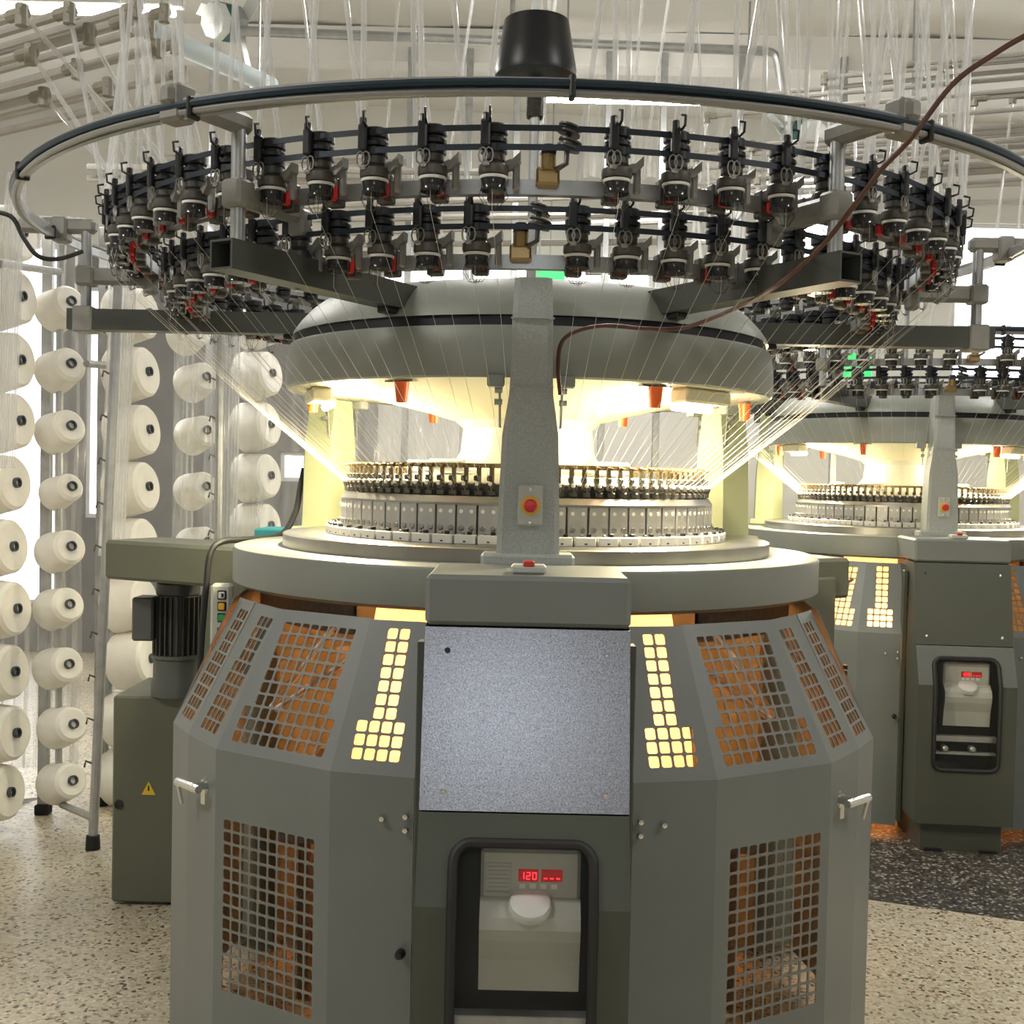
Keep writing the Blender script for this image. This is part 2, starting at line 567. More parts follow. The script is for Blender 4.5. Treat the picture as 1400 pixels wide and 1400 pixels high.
# ------------------------------------------------------------------ yarn feeder of the knitting machines
def feeder_shapes():
    d = {}
    b = MB()
    b.lathe([(.011, .046), (.0195, .045), (.0195, .032), (.017, .029), (.026, .023), (.0265, .012), (.025, .008), (.012, .007)], 14)
    b.box((.0, .03, .014), (.022, .06, .022), 0, .003)
    b.box((.0, .052, .0), (.03, .022, .05), 0, .003)
    d['body'] = (b, 'feeder_body')
    b = MB()   # cast wing of the clamp
    pts = [(.012, .008, .026), (.03, .006, .03), (.046, .004, .042)]
    for i in range(2):
        p, q = pts[i], pts[i + 1]
        b.add([(p[0], p[1] - .008, p[2] - .012), (q[0], q[1] - .008, q[2] - .010), (q[0], q[1] - .008, q[2] + .006), (p[0], p[1] - .008, p[2] + .004),
               (p[0], p[1] + .012, p[2] - .012), (q[0], q[1] + .012, q[2] - .010), (q[0], q[1] + .012, q[2] + .006), (p[0], p[1] + .012, p[2] + .004)],
              [(0, 1, 2, 3), (7, 6, 5, 4), (0, 4, 5, 1), (3, 2, 6, 7), (0, 3, 7, 4), (1, 5, 6, 2)])
    b.box((.038, .012, .008), (.012, .012, .045), 0, .003)
    d['clamp_wing'] = (b, 'cast_grey')
    b = MB()
    b.lathe([(.010, .092), (.0215, .092), (.0235, .0895), (.0235, .0765), (.0185, .074), (.0185, .0705), (.0240, .068), (.0240, .0615), (.019, .0595), (.0228, .0575), (.0228, .0445), (.018, .043), (.010, .042)][::-1], 16)
    d['pulley'] = (b, 'black')
    b = MB()
    b.lathe([(.0215, .0065), (.0238, .006), (.0238, .0015), (.0215, .001)], 16)
    d['drum_ring'] = (b, 'white_plastic')
    b = MB()
    b.lathe([(.008, .002), (.0218, .002), (.0205, -.004), (.0203, -.013), (.0218, -.017), (.0205, -.019), (.008, -.019)][::-1], 16)
    d['storage_drum'] = (b, 'drum')
    b = MB()
    b.box((-.012, -.026, .073), (.016, .012, .046), 0, .003)
    b.lathe([(.0065, .09), (.0065, .104), (.005, .106)], 8, 0, False, Matrix.Translation((-.012, -.026, 0)))
    b.tube([(-.004, -.03, .090), (-.003, -.044, .094), (-.003, -.046, .110), (-.005, -.034, .114)], .0024, 5)
    d['inlet_clip'] = (b, 'black')
    b = MB()
    for x in (-.016, -.006):
        b.tube([(x + .0075 * math.cos(t * PI / 4), -.026, .036 + .013 * math.sin(t * PI / 4)) for t in range(8)], .0016, 5, loop=True)
    b.box((-.011, -.024, .022), (.012, .008, .008), 0, .002)
    d['yarn_brake'] = (b, 'steel')
    b = MB()
    b.box((.004, .034, -.002), (.016, .012, .030), 0, .003)
    d['stop_lamp'] = (b, 'red')
    b = MB()
    for k in range(4):
        x = -.018 + .012 * k
        b.tube([(x, -.012, -.012), (x * .9, -.016, -.032), (x * .3, -.012, -.05), (x * .2, .0, -.046)], .0006, 3)
    b.tube([(.02, .0, -.01), (.026, -.004, -.03), (.012, -.008, -.046), (-.012, -.008, -.046), (-.024, -.004, -.028), (-.02, 0, -.01)], .0007, 3)
    d['wire_guide'] = (b, 'dark_metal')
    return d


FS = feeder_shapes()
FM = {k: b.mesh('feeder_' + k, m) for k, (b, m) in FS.items()}
joined = MB()
jm = []
for k, (b, m) in FS.items():
    if k == 'wire_guide':
        continue
    joined.add(b.v, b.f, len(jm))
    jm.append(m)
FEEDER_FAR = joined.mesh('feeder_far', jm)

Z1, R1 = 1.873, 1.005     # upper feeder row: height of its ring, radius of the feeder axes
Z2, R2F = 1.768, .875     # lower row
UP_OFF, LO_OFF = 1.7, -1.0


# ------------------------------------------------------------------ perforated sheet panel
def panel(bm, tl, tr, bl, br, rows, th=.003, m=0):
    """planar trapezoid tl tr bl br (outside view); rows = list of (y_bottom, hole_h, [hole x ranges]) in the plane, origin mid bottom edge"""
    tl, tr, bl, br = map(Vector, (tl, tr, bl, br))
    o = (bl + br) / 2
    ex = (br - bl).normalized()
    n = ex.cross(((tl + tr) / 2 - o)).normalized()
    ey = n.cross(ex).normalized()
    loc = lambda p: ((p - o).dot(ex), (p - o).dot(ey))
    TL, TR, BL, BR = map(loc, (tl, tr, bl, br))
    H = (TL[1] + TR[1]) / 2
    left = lambda y: BL[0] + (TL[0] - BL[0]) * y / H
    right = lambda y: BR[0] + (TR[0] - BR[0]) * y / H
    faces2 = []
    walls = []
    y = 0.0

    def quad(a, b2, c, d):
        faces2.append((a, b2, c, d))
    for (yb, hh, hx) in rows:
        if yb > y:
            quad((left(y), y), (right(y), y), (right(yb), yb), (left(yb), yb))
        yt = yb + hh
        cur = None
        for (a, c) in hx:
            if cur is None:
                quad((left(yb), yb), (a, yb), (a, yt), (left(yt), yt))
            else:
                quad((cur, yb), (a, yb), (a, yt), (cur, yt))
            k = min(hh, c - a) * .14
            oct8 = [(a + k, yb), (c - k, yb), (c, yb + k), (c, yt - k), (c - k, yt), (a + k, yt), (a, yt - k), (a, yb + k)]
            for tri in (((a, yb), oct8[0], oct8[7]), ((c, yb), oct8[2], oct8[1]), ((c, yt), oct8[4], oct8[3]), ((a, yt), oct8[6], oct8[5])):
                faces2.append(tri)
            walls.append(oct8)
            cur = c
        quad((cur, yb), (right(yb), yb), (right(yt), yt), (cur, yt))
        y = yt
    quad((left(y), y), (right(y), y), (right(H), H), (left(H), H))
    to3 = lambda p, d: o + ex * p[0] + ey * p[1] - n * d
    for f in faces2:
        bm.add([to3(p, 0) for p in f], [tuple(range(len(f)))], m)
        bm.add([to3(p, th) for p in f], [tuple(range(len(f)))[::-1]], m)
    for w8 in walls:
        k = len(w8)
        bm.add([to3(p, 0) for p in w8] + [to3(p, th) for p in w8], [(i, (i + 1) % k, (i + 1) % k + k, i + k) for i in range(k)], m)
    out = [(left(0), 0), (right(0), 0), (right(H), H), (left(H), H)]
    bm.add([to3(p, 0) for p in out] + [to3(p, th) for p in out], [(i, i + 4, (i + 1) % 4 + 4, (i + 1) % 4) for i in range(4)], m)


def cols(n, pitch, hole, x0=0):
    w = n * pitch
    return [(x0 - w / 2 + pitch * i + (pitch - hole) / 2, x0 - w / 2 + pitch * i + (pitch + hole) / 2) for i in range(n)]


ANG = [12.4, 22.4, 40.2, 49.6, 57.8, 90, 106]
RKN = [.925, .937, .94, .915, .90, .80, .80]
RTP = [.80, .79, .785, .765, .755, .70, .70]
ZK, ZT, ZB = .82, 1.087, .07


def guard_side(root, s):
    """one double-leaf side of the guard, s = -1 left, 1 right"""
    def pts(i):
        a = s * ANG[i]
        return P(RTP[i], a, ZT), P(RKN[i], a, ZK), P(RKN[i], a, ZB)

    def quadpts(i, j, up):
        a, c = (pts(i), pts(j)) if s > 0 else (pts(j), pts(i))
        if up:
            return a[0], c[0], a[1], c[1]
        return a[1], c[1], a[2], c[2]
    ph, pv, hh, hv = .0235, .0262, .0193, .0218
    qh, qw = .0212, .0172
    up_rows = {}
    up_rows[0] = [(.026 + pv * k, hv, cols(4, ph * 1.04, hh * 1.04)) for k in range(3)] + [(.026 + pv * k, hv, cols(2, ph * 1.04, hh * 1.04, -s * .004)) for k in range(3, 10)]
    up_rows[1] = [(.022 + pv * k, hv, cols(10, ph, hh)) for k in range(3)] + [(.022 + pv * k, hv, cols(8, ph, hh)) for k in range(3, 10)]
    up_rows[2] = [(.024 + pv * k, hv, cols(4, qh, qw)) for k in range(6)] + [(.024 + pv * k, hv, cols(3, qh, qw)) for k in range(6, 10)]
    up_rows[3] = [(.024 + pv * k, hv, cols(4, qh, qw)) for k in range(6)] + [(.024 + pv * k, hv, cols(3, qh, qw)) for k in range(6, 10)]
    objs = []
    for name, segs in (('guard_door', (0, 1, 2)), ('guard_door', (3, 4, 5))):
        base = MB()
        for i in segs:
            if i != 1:
                panel(base, *quadpts(i, i + 1, False), [])
            if i not in up_rows:
                panel(base, *quadpts(i, i + 1, True), [])
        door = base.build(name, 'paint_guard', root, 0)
        for i in segs:
            if i in up_rows:
                b = MB()
                panel(b, *quadpts(i, i + 1, True), up_rows[i])
                b.build('perforated_panel', 'paint_guard', door, 0)
            if i == 1:
                b = MB()
                panel(b, *quadpts(i, i + 1, False), [(.275 + .0246 * k, .0205, cols(10, .0235, .0193, s * .006)) for k in range(14)])
                b.build('perforated_panel', 'paint_guard', door, 0)
        objs.append(door)
        if segs[0] == 0:
            # chrome lever handle on the meeting edge
            nrm = P(1, s * 44, 0)
            tan = P(1, s * 44 + s * 90, 0)
            pk = P(.924, s * 43, .738)
            b = MB()
            b.lathe([(.001, 0), (.018, 0), (.018, .006), (.001, .007)], 12, 0, False, frame(nrm, pk))
            b.tube([pk, pk + nrm * .04], .0085, 8)
            b.tube([pk - tan * .02 + nrm * .036, pk + tan * .062 + nrm * .036], .0085, 8)
            b.tube([pk + tan * .062 + nrm * .036, pk + tan * .045 + nrm * .034 + Vector((0, 0, -.042))], .004, 6)
            b.box((0, 0, .002), (.05, .05, .004), 0, 0, frame(nrm, pk + Vector((0, 0, -.018))))
            tag(b.build('handle', 'chrome', door), 'chrome lever handle')
            # bolts near the cabinet
            for (da, z) in ((.8, .75), (.8, .725), (3.6, .742)):
                p = P(.930, s * (ANG[0] + da), z)
                b = MB()
                b.lathe([(.001, .006), (.005, .005), (.0065, 0)][::-1], 8, 0, False, frame(P(1, s * 17, 0), p))
                b.build('bolt', 'chrome', door)
            if s < 0:
                b = MB()
                p = P(.932, s * 13.4, .5)
                b.lathe([(.009, 0), (.009, .010), (.007, .016), (.001, .018)], 10, 0, False, frame(P(1, s * 17, 0), p))
                b.build('knob', 'black', door)
    return objs


# ------------------------------------------------------------------ seven-segment digits
SEG = {'1': 'bc', '2': 'abged', '0': 'abcdef', '-': 'g'}


def digit(bm, ch, M, w=.006, h=.011, t=.0016):
    segs = {'a': (0, h / 2, w, t), 'd': (0, -h / 2, w, t), 'g': (0, 0, w, t), 'b': (w / 2, h / 4, t, h / 2), 'c': (w / 2, -h / 4, t, h / 2), 'f': (-w / 2, h / 4, t, h / 2), 'e': (-w / 2, -h / 4, t, h / 2)}
    for c in SEG[ch]:
        x, z, a, e = segs[c]
        bm.box((x, 0, z), (a, .001, e), 0, 0, M)


# ------------------------------------------------------------------ the knitting machine
def build_machine():
    root = empty('knitting_machine')
    # --- bed and knitting head
    b = MB()
    b.lathe([(.44, 1.10), (.722, 1.10), (.733, 1.108), (.733, 1.182), (.730, 1.188), (.723, 1.19), (.44, 1.19)], 144, 0, True)
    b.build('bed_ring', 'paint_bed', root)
    b = MB()
    b.lathe([(.50, 1.19), (.614, 1.19), (.614, 1.219), (.609, 1.222), (.50, 1.222)], 144, 0, True)
    b.build('bearing_ring', 'steel', root)
    b = MB()
    b.lathe([(.40, 1.19), (.455, 1.19), (.455, 1.312), (.40, 1.312)], 96, 0, True)
    b.build('cylinder', 'dark_metal', root)
    b = MB()
    b.lathe([(.40, 1.306), (.472, 1.306), (.472, 1.311), (.462, 1.325), (.40, 1.325)], 96, 0, True)
    b.build('cylinder_ring', 'steel', root)
    # cam boxes and white blocks
    b = MB()
    b.box((0, 0, .037), (.0445, .014, .072), 0, .0015)
    for x in (-.012, .012):
        b.lathe([(.0045, 0), (.0045, .0012), (.0022, .0012), (.0022, .0002)], 8, 1, False, Matrix.Translation((x, -.007, .058)) @ Matrix.Rotation(PI / 2, 4, 'X'))
        b.lathe([(.0065, 0), (.0065, .002), (.005, .003)], 10, 2, False, Matrix.Translation((x, -.007, .022)) @ Matrix.Rotation(PI / 2, 4, 'X'))
    cam_me = b.mesh('cam_box', ['steel_plate', 'ceramic', 'steel'])
    b = MB()
    b.box((0, 0, .010), (.0475, .02, .021), 0, .002)
    b.box((.009, -.001, .0235), (.009, .010, .008), 1, .001)
    b.box((-.007, .001, .0225), (.006, .010, .006), 2, .001)
    b.box((0, -.0098, .006), (.006, .002, .003), 1)
    blk_me = b.mesh('cam_block', ['white_block', 'black', 'steel'])
    b = MB()   # yarn finger
    b.box((0, 0, .045), (.0105, .006, .052), 0, .001)
    b.box((0, -.008, .066), (.008, .014, .006), 0, .001)
    b.box((.001, -.010, .024), (.017, .016, .014), 2, .002)
    b.box((-.003, -.006, .040), (.012, .012, .012), 2, .002)
    b.box((.002, -.009, .008), (.018, .012, .012), 2, .002)
    b.lathe([(.001, -.005), (.0045, -.003), (.0045, .003), (.001, .005)], 8, 1, False, Matrix.Translation((0, -.018, .028)))
    b.tube([(0, -.018, .024), (.004, -.012, .008), (.006, -.006, .0)], .0018, 5, 0)
    fin_me = b.mesh('yarn_finger', ['finger', 'ceramic', 'dark_metal'])
    for k in range(60):
        a = 6 * k + 1.5
        link('cam_box', cam_me, root, P(.464, a, 1.234), R(a))
        link('cam_block', blk_me, root, P(.497, a + 1, 1.222), R(a + 1))
    for k in range(96):
        a = 360 / 96 * k + 1
        link('yarn_finger', fin_me, root, P(.448, a, 1.325), R(a))
    b = MB()
    b.lathe([(.425, 1.325), (.440, 1.325), (.440, 1.352), (.425, 1.352)], 96, 0, True)
    b.build('finger_carrier', 'dark_metal', root)
    b = MB()
    b.lathe([(.438, 1.388), (.446, 1.388), (.446, 1.398), (.438, 1.398)], 96, 0, True)
    b.build('guide_ring', 'brass', root)
    b = MB()
    b.lathe([(.41, 1.33), (.41, 1.355), (.395, 1.365), (.24, 1.378), (.19, 1.40), (.172, 1.43), (.165, 1.49), (.19, 1.512)], 64)
    b.build('dial', 'dial', root)
    # small boxes standing on the dial
    for a in (-38, 40, 155, 250):
        b = MB()
        b.box((0, 0, .022), (.115, .05, .03), 0, .004)
        b.box((0, -.026, .022), (.095, .003, .016), 1)
        o = b.build('dial_unit', ['white_plastic', 'galv'], root, loc=P(.29, a, 1.372), rz=R(a))
    # --- dome
    b = MB()
    b.lathe([(.585, 1.576), (.606, 1.573), (.611, 1.577), (.613, 1.60), (.612, 1.64), (.607, 1.676), (.604, 1.681)], 128)
    b.f, b.m = b.f[:-2], b.m[:-2]
    b.build('dome_skirt', 'paint', root)
    b = MB()
    b.lathe([(.604, 1.681), (.594, 1.6825), (.592, 1.701), (.599, 1.703)], 128)
    b.f, b.m = b.f[:-2], b.m[:-2]
    b.build('dome_groove', 'black', root)
    b = MB()
    b.lathe([(.599, 1.703), (.594, 1.716), (.578, 1.738), (.554, 1.764), (.530, 1.783), (.515, 1.79), (.02, 1.792)], 128)
    b.f, b.m = b.f[:-2], b.m[:-2]
    b.build('dome_cap', 'paint', root)
    b = MB()
    b.lathe([(.19, 1.51), (.26, 1.53), (.42, 1.566), (.585, 1.576)], 96)
    b.f, b.m = b.f[:-2], b.m[:-2]
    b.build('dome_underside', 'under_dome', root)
    # --- columns
    for k, a in enumerate((0, 120, -120)):
        b = MB()
        z = [1.216, 1.30, 1.451, 1.53, 1.57, 1.682, 1.764]
        hw = [.0625, .0605, .056, .044, .042, .0405, .037]
        o2 = [(hw[i], z[i]) for i in range(7)] + [(-hw[i], z[i]) for i in range(6, -1, -1)]
        n = len(o2)
        yf = [-.702, -.701, -.70, -.698, -.697, -.694, -.688]
        yy = yf + yf[::-1]
        c = .010
        vs, fs = [], []
        for i, (x, zz) in enumerate(o2):
            sg = 1 if x > 0 else -1
            vs += [(x - sg * c, yy[i], zz), (x, yy[i] + c, zz), (x, -.60, zz)]
        fs.append(tuple(3 * i for i in range(n)))
        for i in range(n):
            j = (i + 1) % n
            if i == 6 or i == n - 1:
                fs.append((3 * i, 3 * i + 1, 3 * i + 2, 3 * j + 2, 3 * j + 1, 3 * j))
                continue
            for t in range(2):
                fs.append((3 * i + t, 3 * i + t + 1, 3 * j + t + 1, 3 * j + t))
        fs.append(tuple(3 * i + 2 for i in range(n))[::-1])
        b.add(vs, fs)
        b.box((0, -.665, 1.204), (.186, .088, .028), 0, .006)
        b.box((0, -.694, 1.683), (.086, .012, .0025))
        b.box((0, -.698, 1.548), (.088, .006, .0018))
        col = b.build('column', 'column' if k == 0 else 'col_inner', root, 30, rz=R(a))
        if k == 0:
            q = MB()
            q.box((.003, -.704, 1.314), (.049, .008, .082), 0, .004)
            for dz in (-.033, .033):
                q.lathe([(.005, 0), (.005, .002), (.001, .003)], 8, 1, False, Matrix.Translation((.003, -.708, 1.314 + dz)) @ Matrix.Rotation(PI / 2, 4, 'X'))
            e = q.build('stop_plate', ['cream_plastic', 'chrome'], col)
            q = MB()
            q.lathe([(.0185, 0), (.0185, .004), (.014, .006), (.001, .006)], 20, 0, False, Matrix.Translation((.003, -.708, 1.314)) @ Matrix.Rotation(PI / 2, 4, 'X'))
            q.build('stop_collar', 'yellow', col)
            q = MB()
            q.lathe([(.008, .004), (.008, .012), (.0125, .013), (.013, .018), (.010, .022), (.001, .023)], 20, 0, False, Matrix.Translation((.003, -.708, 1.314)) @ Matrix.Rotation(PI / 2, 4, 'X'))
            tag(q.build('stop_button', 'red_btn', col), 'red emergency stop mushroom button')
        # small brackets with rods beside the column, under the dome
        for s in (-1, 1):
            q = MB()
            q.box((s * .072, -.60, 1.566), (.036, .04, .026), 0, .003)
            q.tube([(s * .064, -.605, 1.555), (s * .062, -.60, 1.47)], .003, 6, 1)
            for zz in (1.546, 1.522):
                q.lathe([(.006, -.008), (.006, .008)], 8, 1, False, Matrix.Translation((s * .066, -.61, zz)) @ Matrix.Rotation(PI / 2, 4, 'Y'))
            q.build('rod_bracket', ['paint', 'galv'], root, rz=R(a))
    # --- orange cups, lamps
    for k in range(6):
        a = 29 + 60 * k + (1 if k % 2 else 0)
        if abs(((a + 180) % 360) - 180) < 10:
            continue
        b = MB()
        b.lathe([(.0115, -.042), (.0125, -.044), (.0125, -.042), (.0165, -.004), (.0165, 0), (.001, 0)], 16)
        b.box((-.002, 0, .002), (.075, .016, .003), 1)
        b.build('oil_cup', ['orange_cup', 'dark_metal'], root, loc=P(.555, a, 1.569), rz=R(a))
    for k in range(3):
        a = 46 + 120 * k
        b = MB()
        b.box((0, 0, 0), (.17, .05, .032), 0, .005)
        lo = b.build('lamp_housing', 'under_dome', root, loc=P(.535, a, 1.557), rz=R(a))
        b = MB()
        b.tube([(-.07, .024, -.024), (.07, .024, -.024)], .009, 10)
        tag(b.build('lamp_tube', 'lamp_emit', lo), 'glowing white lamp tube')
        l = bpy.data.lights.new('head_lamp', 'AREA')
        l.shape = 'RECTANGLE'
        l.size, l.size_y = .15, .05
        l.energy, l.color = 13, (1, .87, .58)
        o = bpy.data.objects.new('head_lamp', l)
        COL.objects.link(o)
        o.parent = root
        o.location = P(.49, a, 1.52)
        o.rotation_euler = (R(-25), 0, R(a))
        l2 = bpy.data.lights.new('head_lamp_up', 'POINT')
        l2.energy, l2.color, l2.shadow_soft_size = 13.0, (1, .88, .6), .025
        o = bpy.data.objects.new('head_lamp_up', l2)
        COL.objects.link(o)
        o.parent = root
        o.location = P(.475, a, 1.515)
    # --- arms, posts, brackets
    for a, ro in ((30, 1.10), (-30, 1.10), (90, 1.18), (-90, 1.18), (150, 1.10), (-150, 1.10)):
        b = MB()
        h, t = .0265, .004
        for (cy, cz, sy, sz) in ((0, h - t / 2, 2 * h, t), (0, -h + t / 2, 2 * h, t), (h - t / 2, 0, t, 2 * h - 2 * t), (-h + t / 2, 0, t, 2 * h - 2 * t)):
            b.box((cy, -(ro + .535) / 2, cz), (sy, ro - .535, sz))
        b.box((0, -.545, 0), (2 * h - .002, .012, 2 * h - .002))
        b.box((0, -.60, -h - .006), (.03, .06, .014), 1, .003)
        arm = b.build('support_arm', ['arm_grey', 'black'], root, 0, loc=(0, 0, 1.748), rz=R(a))
        rp = ro - .04
        b = MB()   # clamp
        if abs(a) == 90:
            b.box((0, -rp, 0), (.064, .05, .066), 0, .004)
            b.build('clamp', 'cast_grey', arm, 30)
        # post up to the ring brackets
        b = MB()
        b.tube([(0, -rp, -.02), (0, -rp, .245)], .0135, 12)
        b.build('post', 'galv', arm)
        # bracket outwards to the cable ring
        b = MB()
        b.box((0, -(rp + .075), .238), (.034, .20, .036), 0, .009)
        b.box((0, -1.205, .228), (.05, .042, .062), 0, .006)
        b.tube([(-.03, -1.21, .204), (.03, -1.21, .204)], .005, 6, 1)
        b.build('ring_bracket', ['cast_grey', 'chrome'], arm, 30)
        # bracket inwards to the upper feeder ring
        b = MB()
        b.box((0, -(rp - .075), .112), (.030, .19, .042), 0, .009)
        b.box((0, -rp, .112), (.046, .046, .05), 0, .006)
        b.box((0, -(rp - .165), .094), (.04, .03, .05), 0, .006)
        b.build('feeder_ring_bracket', 'cast_grey', arm, 30)
    # --- cable ring with hoses
    b = MB()
    n = 120
    b.lathe([(1.205, 1.949), (1.215, 1.949), (1.215, 1.969), (1.205, 1.969)], n, 0, True)
    b.build('cable_ring', 'galv', root)
    for rr, zz, t, mm, wob in ((1.2225, 1.9665, .0065, 'hose_blue', .3), (1.219, 1.9535, .0055, 'hose_grey', .8), (1.214, 1.9735, .0055, 'hose_grey', .8)):
        b = MB()
        b.tube([P(rr + .0015 * wob * math.sin(7 * i * 2 * PI / n), 360 * i / n, zz + .004 * wob * math.sin(5 * i * 2 * PI / n + rr * 50)) for i in range(n)], t, 7, 0, loop=True)
        b.build('hose', mm, root)
    for k in range(12):
        b = MB()
        b.box((0, 0, 0), (.010, .028, .036), 0, .003)
        b.build('cable_tie', 'black', root, 30, loc=P(1.216, 2.2 + 30 * k, 1.961), rz=R(2.2 + 30 * k))
    # --- feeder rings, belts, feeders, yarns
    for zr, ra, off, nm in ((Z1, R1, UP_OFF, 'upper'), (Z2, R2F, LO_OFF, 'lower')):
        b = MB()
        rb = ra - .052
        b.lathe([(rb - .010, zr - .013), (rb + .010, zr - .013), (rb + .010, zr + .013), (rb - .010, zr + .013)], 120, 0, True)
        b.build('feeder_ring', 'galv', root)
        for dz in (.083, .051):
            b = MB()
            rr = ra + .0215
            b.lathe([(rr - .002, zr + dz - .005), (rr, zr + dz - .005), (rr, zr + dz + .005), (rr - .002, zr + dz + .005)], 60, 0, True)
            b.build('drive_belt', 'belt', root, 30, rz=R(off))
        for k in range(60):
            a = off + 6 * k
            if k == 0:
                # belt tensioner in place of a feeder
                b = MB()
                b.box((-.012, .03, .012), (.04, .04, .03), 0, .004)
                b.lathe([(.014, .02), (.014, .048), (.012, .05), (.001, .05)], 12, 0, False, Matrix.Translation((-.012, .01, 0)))
                ten = b.build('belt_tensioner', 'brass', root, 30, loc=P(ra, a, zr), rz=R(a))
                b = MB()
                b.lathe([(.0145, .046), (.0145, .058), (.011, .063), (.001, .064)], 12, 0, False, Matrix.Translation((-.012, .01, 0)))
                b.build('cap', 'black', ten)
                b = MB()
                b.tube([(.0, .005, .02), (.018, 0, .03), (.02, 0, .085)], .005, 6)
                b.build('arm', 'dark_metal', ten)
                for dz in (.060, .085):
                    b = MB()
                    M = Matrix.Translation((.022, -.004, dz)) @ Matrix.Rotation(R(18), 4, 'Y')
                    b.lathe([(.005, -.007), (.021, -.007), (.021, -.004), (.016, -.002), (.016, .002), (.021, .004), (.021, .007), (.005, .007)], 16, 0, False, M)
                    b.build('idler', 'feeder_body', ten)
                continue
            fo = link('yarn_feeder', FM['body'], root, P(ra, a, zr), R(a))
            for kk in FM:
                if kk != 'body':
                    link(kk, FM[kk], fo)
            # yarn down to the knitting head
            p0 = P(ra + .014, a, zr - .05)
            a2 = a + 1.0 * math.sin(k * 1.3)
            p1 = P(.469, a2, 1.352)
            mid = (p0 + p1) / 2 + Vector((0, 0, -.012))
            b = MB()
            b.tube([p0 + Vector((0, 0, .035)), p0, mid, p1], .0005, 3, 0, False)
            b.build('yarn', 'yarn', root, 60)
    # --- control cabinet at the front
    W = .178
    b = MB()
    b.box((0, -.845, 1.154), (2 * W + .002, .285, .088), 0, .008)
    b.build('cabinet_head', 'paint_guard', root, 30)
    b = MB()   # hammered cover plate, leaning
    y0, z0, y1, z1 = -.985, 1.107, -1.045, .803
    vs = [(-W, y1, z1), (W, y1, z1), (W, y0, z0), (-W, y0, z0)]
    vs += [(x, y + .008, z) for x, y, z in vs]
    b.add(vs, [(0, 1, 2, 3), (7, 6, 5, 4), (0, 4, 5, 1), (1, 5, 6, 2), (2, 6, 7, 3), (3, 7, 4, 0)])
    plate = b.build('cover_plate', 'hammer', root, 0)
    nrm = Vector((0, -(z0 - z1), -(y0 - y1) * -1)).normalized()
    for (x, f) in ((-.138, .87), (.138, .86), (-.138, .1), (.138, .1)):
        b = MB()
        p = Vector((x, y1 + (y0 - y1) * f, z1 + (z0 - z1) * f))
        b.lathe([(.0055, -.001), (.005, .003), (.001, .004)], 10, 0, False, frame(nrm, p))
        b.build('screw', 'black' if (x < 0 and f > .5) else 'chrome', plate)
    # body with a window: upper leaning face and lower upright face
    WX, rc = .117, .03
    FY, FZ = -1.105, .660     # fold
    TY, TZ = -1.045, .800
    ty = lambda z: TY + (FY - TY) * (TZ - z) / (TZ - FZ)
    arc = lambda cx, cz, a0, a1: [(cx + rc * math.cos(R(a0 + (a1 - a0) * i / 6)), cz + rc * math.sin(R(a0 + (a1 - a0) * i / 6))) for i in range(7)]
    wt, wb = .756, .345
    upo = [(-W, FZ), (-WX, FZ)] + arc(-WX + rc, wt - rc, 180, 90) + arc(WX - rc, wt - rc, 90, 0) + [(WX, FZ), (W, FZ), (W, TZ), (-W, TZ)]
    lwo = [(-W, .14), (W, .14), (W, FZ), (WX, FZ)] + arc(WX - rc, wb + rc, 0, -90) + arc(-WX + rc, wb + rc, -90, -180) + [(-WX, FZ), (-W, FZ)]
    b = MB()
    for o2, fy in ((upo, ty), (lwo, lambda z: FY)):
        n = len(o2)
        vs = [(x, fy(z), z) for x, z in o2] + [(x, fy(z) + .004, z) for x, z in o2]
        b.add(vs, [tuple(range(n)), tuple(range(n, 2 * n))[::-1]] + [(i, i + n, (i + 1) % n + n, (i + 1) % n) for i in range(n)])
    for s in (-1, 1):   # side walls
        prof = [(-.72, 1.108), (-.977, 1.108), (-1.037, .80), (FY + .002, FZ), (FY + .002, .14), (-.72, .14)]
        vs = [(s * W, y, z) for y, z in prof] + [(s * (W - .004), y, z) for y, z in prof]
        f = [(0, 1, 2, 3, 4, 5), (11, 10, 9, 8, 7, 6)]
        b.add(vs, f if s < 0 else [x[::-1] for x in f])
    b.box((0, -.91, .145), (2 * W - .004, .38, .01))
    b.box((0, -.72, .62), (2 * W - .004, .01, .96))
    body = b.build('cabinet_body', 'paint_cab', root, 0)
    b = MB()
    b.box((0, -.90, .075), (.30, .34, .13), 0, .004)
    for s in (-1, 1):
        b.box((s * .10, -1.06, .02), (.06, .05, .04), 1)
    b.build('cabinet_foot', ['paint_cab', 'black'], root, 30)
    # gasket
    per = arc(-WX + rc, wt - rc, 180, 90) + arc(WX - rc, wt - rc, 90, 0) + [(WX, FZ)] + arc(WX - rc, wb + rc, 0, -90) + arc(-WX + rc, wb + rc, -90, -180) + [(-WX, FZ)]
    b = MB()
    b.tube([(x, (ty(z) if z > FZ else FY) - .002, z) for x, z in per], .0085, 8, 0, loop=True)
    b.build('window_gasket', 'black_rubber', body)
    b = MB()
    q = [(-WX, FZ - .31), (WX, FZ - .31), (WX, FZ), (WX, wt), (-WX, wt), (-WX, FZ)]
    vs = [(x, (ty(z) if z > FZ else FY) + .001, z) for x, z in q]
    b.add(vs, [(0, 1, 2, 5), (5, 2, 3, 4)])
    tag(b.build('window_pane', 'pane_glass', body, 0), 'clear pane with a bend')
    # dark box inside, control unit
    b = MB()
    b.box((0, -.86, .5), (2 * W - .03, .01, .6))
    b.box((-W + .012, -.95, .48), (.004, .18, .6))
    b.box((W - .012, -.95, .48), (.004, .18, .6))
    b.box((0, -.945, .782), (2 * W - .03, .17, .004))
    b.build('cabinet_lining', 'inside_dark', body, 0)
    b = MB()
